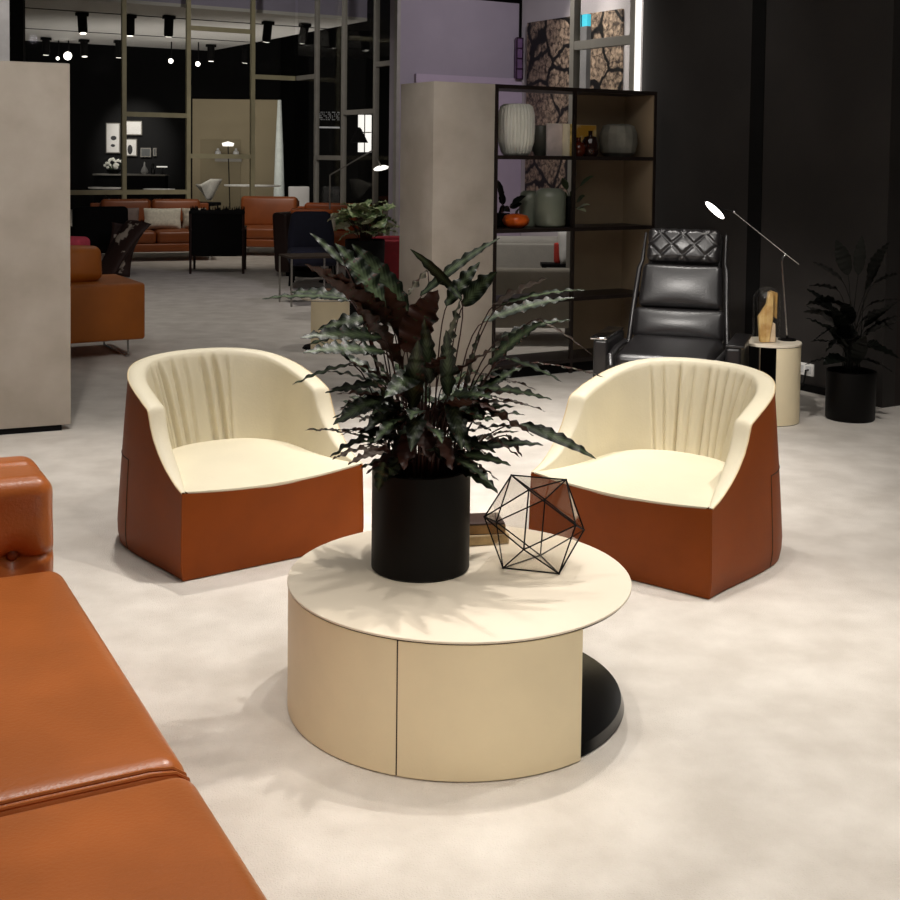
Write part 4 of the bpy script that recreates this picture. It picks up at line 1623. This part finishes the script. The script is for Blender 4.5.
# pink pouf at the very left
q = at(76, 240, 14.0)
o = MB().rbox((0, 0, .30), (.46, .46, .60), .06, 4, 3, (0, 0, .02)).build('pouf', mat('pink_fabric', (206, 70, 92), .85, 0, .06, 20))
o.location = (q.x - .12, q.y, 0)
tag(o, 'pink pouf at the edge of the partition panel beside the black armchair', 'pouf')

# ------------------------------------------------------------------ lounge seen through the open shelf bay
M_greyfab = mat('pale_grey_fabric', (170, 166, 158), .9, 0, .04, 10, .2, 80)
M_greige = mat('greige_fabric', (140, 134, 122), .9, 0, .04, 10, .2, 80)
sg = sofa('pale grey sofa seen through the open shelf bay, its back towards us', Vector((at(526, 255, 12.0).x + .05, 12.75, 0)), PI + R(4), 1.05, .9, .42, .80, M_greyfab, ncush=1, arms=False)
q = at(558, 252, 11.35)
o = MB().rbox((0, 0, .095), (.055, .11, .19), .02, 3, 3).build('bolster', mat('coral_fabric', (196, 62, 50), .9))
o.location = (q.x, 11.45, .60)
tag(o, 'coral red bolster beside the white pillow behind the shelf', 'cushion')
pillow('white pillow seen through the shelf beside the coral bolster', Vector((at(566, 252, 11.4).x + .02, 11.42, .755)), (.20, .32, .12), R(30), mat('white_cloth', (226, 224, 220), .9), R(80))
t = thing('console_table', 'narrow dark bench behind the greige sofa carrying the coral bolster', 'bench', (q.x + .05, 11.43, 0), 0)
MB().box((0, 0, .585), (.40, .22, .03)).build('bench_top', M_blackmat, t)
for sx in (-.17, .17):
    MB().box((sx, 0, .285), (.03, .18, .57)).build('leg', M_blackmat, t)
q = at(524, 300, 10.25)
t = rot_thing('sofa', 'greige low sofa back directly behind the lower shelf boards', 'sofa', Vector((q.x, 10.25, 0)), R(3))
MB().rbox((.05, .08, .40), (1.0, .16, .50), .03, 3, 3).build('backrest', M_greige, t)
MB().rbox((.05, .46, .30), (1.0, .62, .22), .05, 3, 3).build('seat_cushion', M_greige, t)
for sx in (-.4, .5):
    for y in (.08, .7):
        MB().box((sx, y, .10), (.04, .04, .20)).build('leg', M_blackmat, t)
# trailing plant and dark vase on the second shelf
vz = shelfp(shelf_u(569, .14), .14, SHZ[2])
t = thing('vase_with_branches', 'dark slim vase holding pale leafed branches at the middle upright of the shelf', 'vase', vz)
MB().lathe([(0, 0), (.035, 0), (.045, .02), (.045, .17), (.03, .21), (.032, .225), (.024, .22), (0, .2)], seg=32).build('vase', M_black, t)
M_shleaf = mat('shelf_leaf', (52, 64, 38), .5, 0, .3, 20)
M_pleaf = mat('pale_shelf_leaf', (150, 152, 122), .5, 0, .2, 20)
for (tp, bp, pale) in (((590, 205), (578, 208), 1), ((586, 212), (577, 208), 1), ((560, 190), (567, 202), 0), ((574, 185), (571, 200), 0), ((594, 176), (580, 186), 0), ((562, 178), (567, 190), 0), ((577, 172), (573, 190), 0), ((585, 196), (577, 202), 0)):
    leaf(t, (0, 0, .2), at(bp[0], bp[1], vz.y) - vz, at(tp[0], tp[1], vz.y - .08) - vz, .05, random.uniform(.3, .9), .1, .3, [M_pleaf if pale else M_shleaf, M_pleaf if pale else M_shleaf, M_shleaf], 10)
vz = shelfp(shelf_u(501, .28), .28, SHZ[2])
t = thing('potted_plant', 'small dark-leaved plant squeezed at the left end of the second shelf', 'plant', vz)
MB().lathe([(0, 0), (.05, 0), (.06, .01), (.065, .10), (.055, .10), (0, .09)], seg=28).build('pot', M_blackmat, t)
for (tp, bp) in (((498, 180), (502, 200)), ((502, 192), (503, 205)), ((499, 215), (504, 205)), ((510, 212), (504, 208)), ((526, 196), (512, 205)), ((522, 204), (510, 208))):
    leaf(t, (0, 0, .08), at(bp[0], bp[1], vz.y) - vz, at(tp[0], tp[1], vz.y) - vz, .07, random.uniform(.5, 1), .1, .3, [M_dleaf, M_dleaf, M_stem], 10)

# ------------------------------------------------------------------ far stand behind the glass


def ceil_spot(px, py, tilt, k):
    # on the soffit plane
    dd = fw + rt * ((px - CPX) / CF) - up * ((py - CPY) / CF)
    s_ = (zc - CH) / dd.z
    q = Vector((0, 0, CH)) + dd * s_
    t = thing('ceiling_spotlight', k, 'spotlight', (q.x, q.y, zc - .012), G, 'spotlights under the far white ceiling')
    MB().box((0, 0, -.03), (.22, .12, .06)).build('track_mount', M_blackmat, t)
    b = MB()
    b.lathe([(0, 0), (.085, 0), (.085, -.30), (.07, -.34), (0, -.34)], seg=20)
    b.bm.transform((Matrix.Translation((0, 0, -.05)) @ rx(tilt).to_4x4()))
    b.build('spot_body', M_blackmat, t)
    b = MB()
    b.lathe([(0, -.341), (.06, -.341), (.06, -.346), (0, -.347)], seg=20)
    b.bm.transform((Matrix.Translation((0, 0, -.05)) @ rx(tilt).to_4x4()))
    b.build('lens', mat('spot_lens', (255, 250, 240), .5, emit=(255, 248, 236), estr=3), t)


for (px, py, tl, k) in ((82, 12, R(-12), 'black ceiling spotlight leftmost on the near track of the far ceiling'), (130, 14, R(0), 'black ceiling spotlight touching the first glass post from the left'),
                        (169, 15, R(6), 'black ceiling spotlight between the first two glass posts, near track'), (268, 21, R(14), 'black ceiling spotlight just right of the tall third glass post'),
                        (305, 23, R(24), 'black ceiling spotlight rightmost on the far ceiling, strongly tilted'), (46, 37, R(4), 'black ceiling spotlight leftmost on the far track, above the partition panel'),
                        (84, 39, R(-8), 'black ceiling spotlight second on the far track'), (119, 40, R(4), 'black ceiling spotlight on the far track just left of the first glass post'),
                        (211, 44, R(0), 'black ceiling spotlight on the far track right of the second glass post'), (246, 46, R(12), 'black ceiling spotlight on the far track behind the third glass post')):
    ceil_spot(px, py, tl, k)
for (px, py, k) in ((68, 56, 'brightest glaring lamp dot above the partition panel'), (58, 58.5, 'small glaring lamp dot left of the brightest one'), (171, 61, 'glaring lamp dot left of the second glass post'), (198, 64, 'glaring lamp dot right of the second glass post')):
    q = at(px, py, 28.5)
    t = thing('glare_lamp', k, 'spotlight', (q.x, q.y, zc), 0, 'lit lamps under the far ceiling edge')
    r_ = .095 if px == 68 else (.04 if px == 58 else .055)
    MB().ball((0, -.02, q.z - zc), r_, 1, .5, 1, 16).build('bulb', mat('bulb_white', (255, 252, 246), .5, emit=(255, 250, 240), estr=5), t)
    MB().ball((0, .04, q.z - zc), r_ * 1.1, 1, .6, 1, 16).build('housing', M_blackmat, t)
    MB().tube([(0, .05, q.z - zc), (0, .05, 0)], .015, 6).build('bracket', M_blackmat, t)

PY_ = 33.0
M_paper = mat('white_print', (238, 236, 232), .7, 0, .02)
dk = MB()
q = at(150, 150, 33.15)
dk.box((q.x, 33.2, 2.5), (7.0, .1, 5.0))
struct(dk.build('wall_picture', mat('charcoal_wall', (5, 5, 6), .85, 0, .1, 1)))


def framed(x0, y0, x1, y1, label, paper=M_paper, mark=None):
    a, b_ = at(x0, y1, PY_ + .1), at(x1, y0, PY_ + .1)
    cx, w_, h_ = (a.x + b_.x) / 2, b_.x - a.x, b_.z - a.z
    t = thing('framed_picture', label, 'picture', (cx, PY_ + .12, a.z), 0, 'framed pictures on the far dark wall')
    MB().box((0, 0, h_ / 2), (w_, .05, h_)).build('frame', M_greypost, t)
    MB().box((0, -.027, h_ / 2), (w_ - .05, .006, h_ - .05)).build('print', paper, t)
    for (ux, uz, uw, uh) in (mark or []):
        MB().ball((ux * w_, -.031, uz * h_), 1, uw, .003, uh, 12).build('motif', mat('ink_grey', (60, 60, 62), .8), t)


framed(106, 123, 120, 153, 'tall white framed picture left of the first glass post', mark=[(.0, .25, .06, .04), (.05, .5, .08, .06)])
framed(125.5, 121, 142, 135, 'wide framed white picture right of the first glass post, upper one')
framed(125.5, 139, 137, 156, 'small framed white picture with a dark figure below the wide one', mark=[(-.1, .38, .07, .13)])
framed(140.5, 148, 151, 157, 'small grey framed picture above the pear-shaped vase', mat('grey_print', (96, 98, 98), .8))
framed(153, 148, 156.5, 156, 'tiny narrow grey picture right of the small grey one', mat('grey_print', (96, 98, 98), .8))
# console with flowers, vase
q = at(135, 174, 32.5)
t = thing('console_table', 'long dark console under the framed pictures at the far wall', 'console', (q.x, 32.5, 0), 0)
MB().box((-.1, 0, q.z - .02), (1.9, .5, .04)).build('tabletop', M_greypost, t)
MB().box((-.1, .02, (q.z - .04) / 2), (1.85, .44, q.z - .04)).build('body', M_blackmat, t)
zt_ = q.z
fq = at(113.5, 174, 32.4)
t = thing('flower_bowl', 'bowl of white flowers on the far console', 'flowers', (fq.x, 32.4, zt_), 0)
MB().lathe([(0, 0), (.12, 0), (.2, .10), (.19, .11), (0, .1)], seg=24).build('bowl', M_blackmat, t)
for i in range(26):
    a, r_ = random.random() * 2 * PI, random.uniform(0, .23)
    b = MB()
    c = Vector((math.cos(a) * r_, math.sin(a) * r_ * .6, .16 + random.uniform(0, .24) * (1 - r_)))
    for k in range(5):
        b.ball(c + Vector((math.cos(k * 1.256) * .022, -.01, math.sin(k * 1.256) * .022)), .022, seg=8)
    b.build('blossom', mat('white_petal', (236, 236, 226), .7), t, weld=False)
b = MB()
for i in range(20):
    a = random.random() * 2 * PI
    b.tube([(0, 0, .08), (math.cos(a) * .2, math.sin(a) * .1, .1 + random.random() * .22)], .01, 5)
b.build('stems', mat('flower_green', (50, 70, 40), .7), t, weld=False)
fq = at(144.5, 174, 32.35)
o = MB().lathe([(0, 0), (.06, 0), (.10, .06), (.08, .13), (.03, .22), (.015, .32), (0, .33)], seg=24).build('pear_vase', mat('pale_glass', (190, 190, 188), .2, 0, .05))
o.location = (fq.x, 32.35, zt_)
tag(o, 'pale pear-shaped vase on the far console right of the flowers', 'vase')
fq = at(153, 174, 32.35)
o = MB().lathe([(0, 0), (.05, 0), (.06, .1), (.05, .2), (.02, .3), (0, .3)], seg=24).build('dark_bottle', mat('dark_glass', (24, 24, 26), .2))
o.location = (fq.x, 32.35, zt_)
tag(o, 'dark bottle beside the pear-shaped vase on the far console', 'bottle')
q = at(162, 167.5, 32.4)
t = thing('desk_lamp', 'low desk lamp with a lit flat head at the right end of the far console', 'lamp', (q.x, 32.4, zt_), 0)
MB().box((0, 0, q.z + .02 - zt_), (.26, .12, .03)).build('head', mat('lamp_white', (250, 248, 244), .5, emit=(255, 250, 240), estr=.7), t)
MB().tube([(.0, .06, 0), (.0, .06, q.z + .02 - zt_)], .012, 8).build('stem', M_blackmat, t)
MB().lathe([(0, 0), (.07, 0), (.07, .02), (0, .02)], (0, .06, 0), 20).build('base', M_blackmat, t)


def white_table(px0, px1, py, Y, label, group='white tables behind the glass', oval=.5, light=(232, 230, 226)):
    a, b_ = at(px0, py, Y), at(px1, py, Y)
    t = thing('dining_table', label, 'table', ((a.x + b_.x) / 2, Y, 0), 0, group)
    r_ = (b_.x - a.x) / 2
    z = a.z
    MB().lathe([(0, z - .035), (r_ * .96, z - .035), (r_, z - .015), (r_ * .99, z), (0, z)], seg=48, sy=oval).build('tabletop', mat('white_top', light, .35), t)
    MB().lathe([(0, 0), (.28, 0), (.26, .03), (.05, .08), (.04, z - .035), (0, z - .035)], seg=28).build('pedestal', M_blackmat, t)
    return t


white_table(224, 281, 184.5, 25.5, 'white oval dining table behind the rust sofa on the right')
white_table(88, 121, 187, 25.0, 'white round table far left behind the first glass post')
white_table(143, 175, 188.5, 24.6, 'white round table between the first two glass posts')
# grey screen wall, white cone
a, b_ = at(193, 106, 29), at(279, 100, 29)
t = thing('room_screen', 'tall olive grey freestanding screen behind the third glass post', 'screen', ((a.x + b_.x) / 2, 29, 0), 0)
MB().prism([(-(b_.x - a.x) / 2, -.05), ((b_.x - a.x) / 2, -.05), ((b_.x - a.x) / 2, .05), (-(b_.x - a.x) / 2, .05)], 0, b_.z).build('panel', mat('olive_grey_panel', (150, 138, 112), .8, 0, .06, 1), t)
MB().box((-.35, -.06, .95), (.95, .02, 1.9)).build('inset_panel', mat('olive_grey_inset', (136, 125, 100), .8, 0, .06, 1), t)
q = at(279, 190, 27.5)
t = thing('cone_lamp', 'tall white slender cone lamp at the right edge of the grey screen', 'lamp', (q.x, 27.5, 0), 0)
zt_ = at(279, 100, 27.5).z
MB().lathe([(.0, .02), (.14, .02), (.09, zt_ * .6), (.04, zt_), (0, zt_)], seg=28).build('shade', mat('white_shade', (200, 206, 202), .6, emit=(200, 210, 205), estr=.05), t)
MB().lathe([(0, 0), (.22, 0), (.22, .02), (0, .02)], seg=28).build('base', M_blackmat, t)
# table lamp and decanters glowing on the grey screen
q = at(228, 144, 28.2)
t = thing('floor_lamp', 'thin floor lamp with a lit white dish in front of the grey screen', 'lamp', (q.x, 28.2, 0), 0)
MB().lathe([(0, q.z - .02), (.12, q.z - .05), (.14, q.z + .02), (0, q.z + .06)], seg=24).build('dish', mat('dish_white', (255, 252, 246), .5, emit=(255, 250, 240), estr=1.3), t)
MB().tube([(0, 0, q.z), (.05, .05, .02)], .012, 8).build('stem', M_blackmat, t)
MB().lathe([(0, 0), (.15, 0), (.15, .02), (0, .02)], (.05, .05, 0), 24).build('base', M_blackmat, t)
lz_ = at(226, 156, 28.82).z
lx0, lx1 = at(212, 156, 28.8).x, at(243, 156, 28.8).x
t = thing('wall_ledge', 'narrow pale ledge on the olive grey screen carrying two decanters', 'shelf', ((lx0 + lx1) / 2, 28.82, lz_), 0)
MB().box((0, 0, -.015), (lx1 - lx0, .24, .03)).build('board', M_greypost, t)
MB().box((0, .09, -.08), (lx1 - lx0 - .1, .03, .10)).build('bracket', M_greypost, t)
for (px, k) in ((218, 'pale glass decanter left under the lit white dish lamp'), (236, 'pale glass decanter right under the lit white dish lamp')):
    q = at(px, 156, 28.8)
    o = MB().lathe([(0, 0), (.06, 0), (.07, .03), (.07, .10), (.03, .14), (.03, .18), (0, .18)], seg=20).build('decanter', mat('pale_glass', (190, 190, 188), .2))
    o.location = (q.x, 28.8, lz_)
    tag(o, k, 'decanter', 'decanters')
# white moulded chair above the sofa backs
q = at(205, 197, 21.0)
t = thing('wing_chair', 'white angular moulded chair rising behind the rust sofas', 'chair', (q.x, 21.0, 0), R(-15))
zA = at(211, 179, 21).z
zB = at(211, 197, 21).z
b = MB()
rows = []
for i in range(9):
    u_ = i / 8
    row = []
    for j in range(7):
        v_ = -1 + 2 * j / 6
        wv = .04 + .16 * u_ - .04 * (v_ > .3)
        row.append(Vector((v_ * wv + .05 * u_, .12 * v_ * v_ - .25 * u_ * (v_ < -.3) + .1, zB - .05 + (zA - zB + .05) * u_ * (1 - .25 * (v_ < 0)))))
    rows.append(row)
b.grid(rows)
o = b.build('shell', mat('white_shell', (246, 243, 234), .5), t, 60)
md = o.modifiers.new('s', 'SOLIDIFY')
md.thickness = .02
MB().rbox((0, .0, zB - .12), (.42, .42, .06), .02, 2, 2).build('seat', M_blackmat, t)
for sx in (-1, 1):
    for sy in (-1, 1):
        MB().tube([(sx * .16, sy * .16, zB - .14), (sx * .2, sy * .2, 0)], .014, 8).build('leg', M_blackmat, t)
# white small chair right
q = at(301, 195, 20.5)
t = thing('dining_chair', 'white dining chair beside the glass corner behind the orange sofa', 'chair', (q.x, 20.5, 0), R(20))
MB().rbox((0, .16, .78), (.36, .05, .52), .02, 2, 3, (0, .03, 0)).build('backrest', M_white, t)
MB().rbox((0, -.0, .50), (.38, .40, .06), .02, 2, 2).build('seat', M_white, t)
for sx in (-1, 1):
    for sy in (-1, 1):
        MB().tube([(sx * .15, sy * .15, .48), (sx * .18, sy * .18, 0)], .012, 8).build('leg', M_chrome, t)
# lit white four-pane lantern and black lampshade, angled lamp with white disc
a, b_ = at(358, 152, 24), at(371.5, 115, 24)
t = thing('light_box', 'bright white four-pane light box behind the glass posts', 'light box', ((a.x + b_.x) / 2, 24, a.z), 0)
w_, h_ = b_.x - a.x, b_.z - a.z
MB().box((0, 0, h_ / 2), (w_, .06, h_)).build('diffuser', mat('lightbox_white', (255, 255, 252), .5, emit=(255, 252, 246), estr=1.1), t)
b = MB()
b.box((0, -.04, h_ * .53), (w_, .02, .02))
b.box((0, -.04, h_ / 2), (.02, .02, h_))
b.build('glazing_bar', M_greypost, t)
MB().box((0, .045, -a.z / 2 + .02), (w_, .03, a.z + .04)).build('stand', M_blackmat, t)
q = at(381, 168, 15.2)
t = thing('floor_lamp', 'angled floor lamp with a lit oval head left of the plaster column', 'lamp', (q.x, 15.2, 0), 0)
b = MB()
b.lathe([(0, .02), (.07, .015), (.095, 0), (.09, -.01), (0, -.012)], seg=28)
b.bm.transform(Matrix.Translation((0, 0, q.z)) @ ry(R(-10)).to_4x4() @ rx(R(14)).to_4x4())
b.build('head', mat('head_white', (255, 252, 246), .5, emit=(255, 250, 240), estr=1.6), t)
e_ = at(330, 175, 15.2) - Vector((q.x, 15.2, 0))
MB().tube([(0, 0, q.z + .02), at(373, 150, 15.2) - Vector((q.x, 15.2, 0)), e_], .009, 8).build('arm', M_greypost, t)
MB().tube([e_, (e_.x, 0, .02)], .010, 8).build('stem', M_greypost, t)
MB().lathe([(0, 0), (.13, 0), (.13, .02), (0, .02)], (e_.x, 0, 0), 24).build('base', M_blackmat, t)
q = at(359, 135, 22.5)
t = thing('floor_lamp', 'black cone shaded lamp standing in front of the light box', 'lamp', (q.x, 22.5, 0), 0)
MB().lathe([(.17, q.z - .14), (.16, q.z - .12), (.05, q.z + .10), (.02, q.z + .14), (0, q.z + .14)], seg=24).build('shade', M_blackmat, t)
MB().tube([(0, 0, q.z + .1), (-.2, .05, q.z + .3), (-.35, .1, .02)], .012, 8).build('stem', M_blackmat, t)
MB().lathe([(0, 0), (.13, 0), (.13, .02), (0, .02)], (-.35, .1, 0), 24).build('base', M_blackmat, t)
# dotted sign
a, b_ = at(319, 122, 23), at(340, 110, 23)
t = thing('dotted_sign', 'small black sign with pale dotted characters between two glass posts', 'sign', ((a.x + b_.x) / 2, 23, a.z), 0)
w_, h_ = b_.x - a.x, b_.z - a.z
MB().box((0, 0, h_ / 2), (w_, .03, h_)).build('board', M_blackmat, t)
b = MB()
for k in range(5):
    x = -w_ / 2 + w_ * (k + .5) / 5
    for ix in range(3):
        for iz in range(5):
            if (ix * 7 + iz * 3 + k * 5) % 4 and not (ix == 1 and iz in (1, 3) and k % 2):
                b.box((x + (ix - 1) * w_ * .055, -.02, h_ / 2 + (iz - 2) * h_ * .15), (.014, .01, .018))
b.build('characters', mat('sign_white', (190, 190, 190), .6, emit=(200, 200, 200), estr=.15), t, weld=False)
MB().box((0, -.02, -.10), (w_, .02, .03)).build('ledge_light', mat('ledge_white', (220, 220, 220), .6, emit=(220, 220, 225), estr=.2), t)
MB().box((0, .03, -a.z / 2 + .05), (.06, .03, a.z + .1)).build('stand', M_blackmat, t)

# ------------------------------------------------------------------ small pieces belong to the part they sit on
SUB = {'light_disc': 'lamp_head', 'lens': 'spot_body', 'button': 'arm', 'arm_cap': 'armrest', 'motif': 'print', 'side_seam': 'outer_shell',
       'back_seam': 'outer_shell', 'corner_seam': 'front_panel', 'page_block': 'cover', 'glazing_bar': 'diffuser', 'characters': 'board',
       'insert': 'plate', 'sign_divider': 'sign_panel', 'arrow_mark': 'sign_panel', 'inset_panel': 'panel', 'lattice': 'backing',
       'seat_piping': 'seat_cushion', 'soil': 'pot', 'shadow_gap': 'tabletop', 'inner_lining': 'side_panel'}


def stem(n):
    return n.split('.')[0]


for root in [o for o in bpy.data.objects if o.parent is None and o.type == 'EMPTY']:
    kids = [o for o in bpy.data.objects if o.parent == root]
    for ch in kids:
        if stem(ch.name) in SUB:
            hosts = [o for o in kids if stem(o.name) == SUB[stem(ch.name)]]
            if not hosts:
                continue
            same = [o for o in kids if stem(o.name) == stem(ch.name)]
            ch.parent = hosts[min(same.index(ch), len(hosts) - 1)]
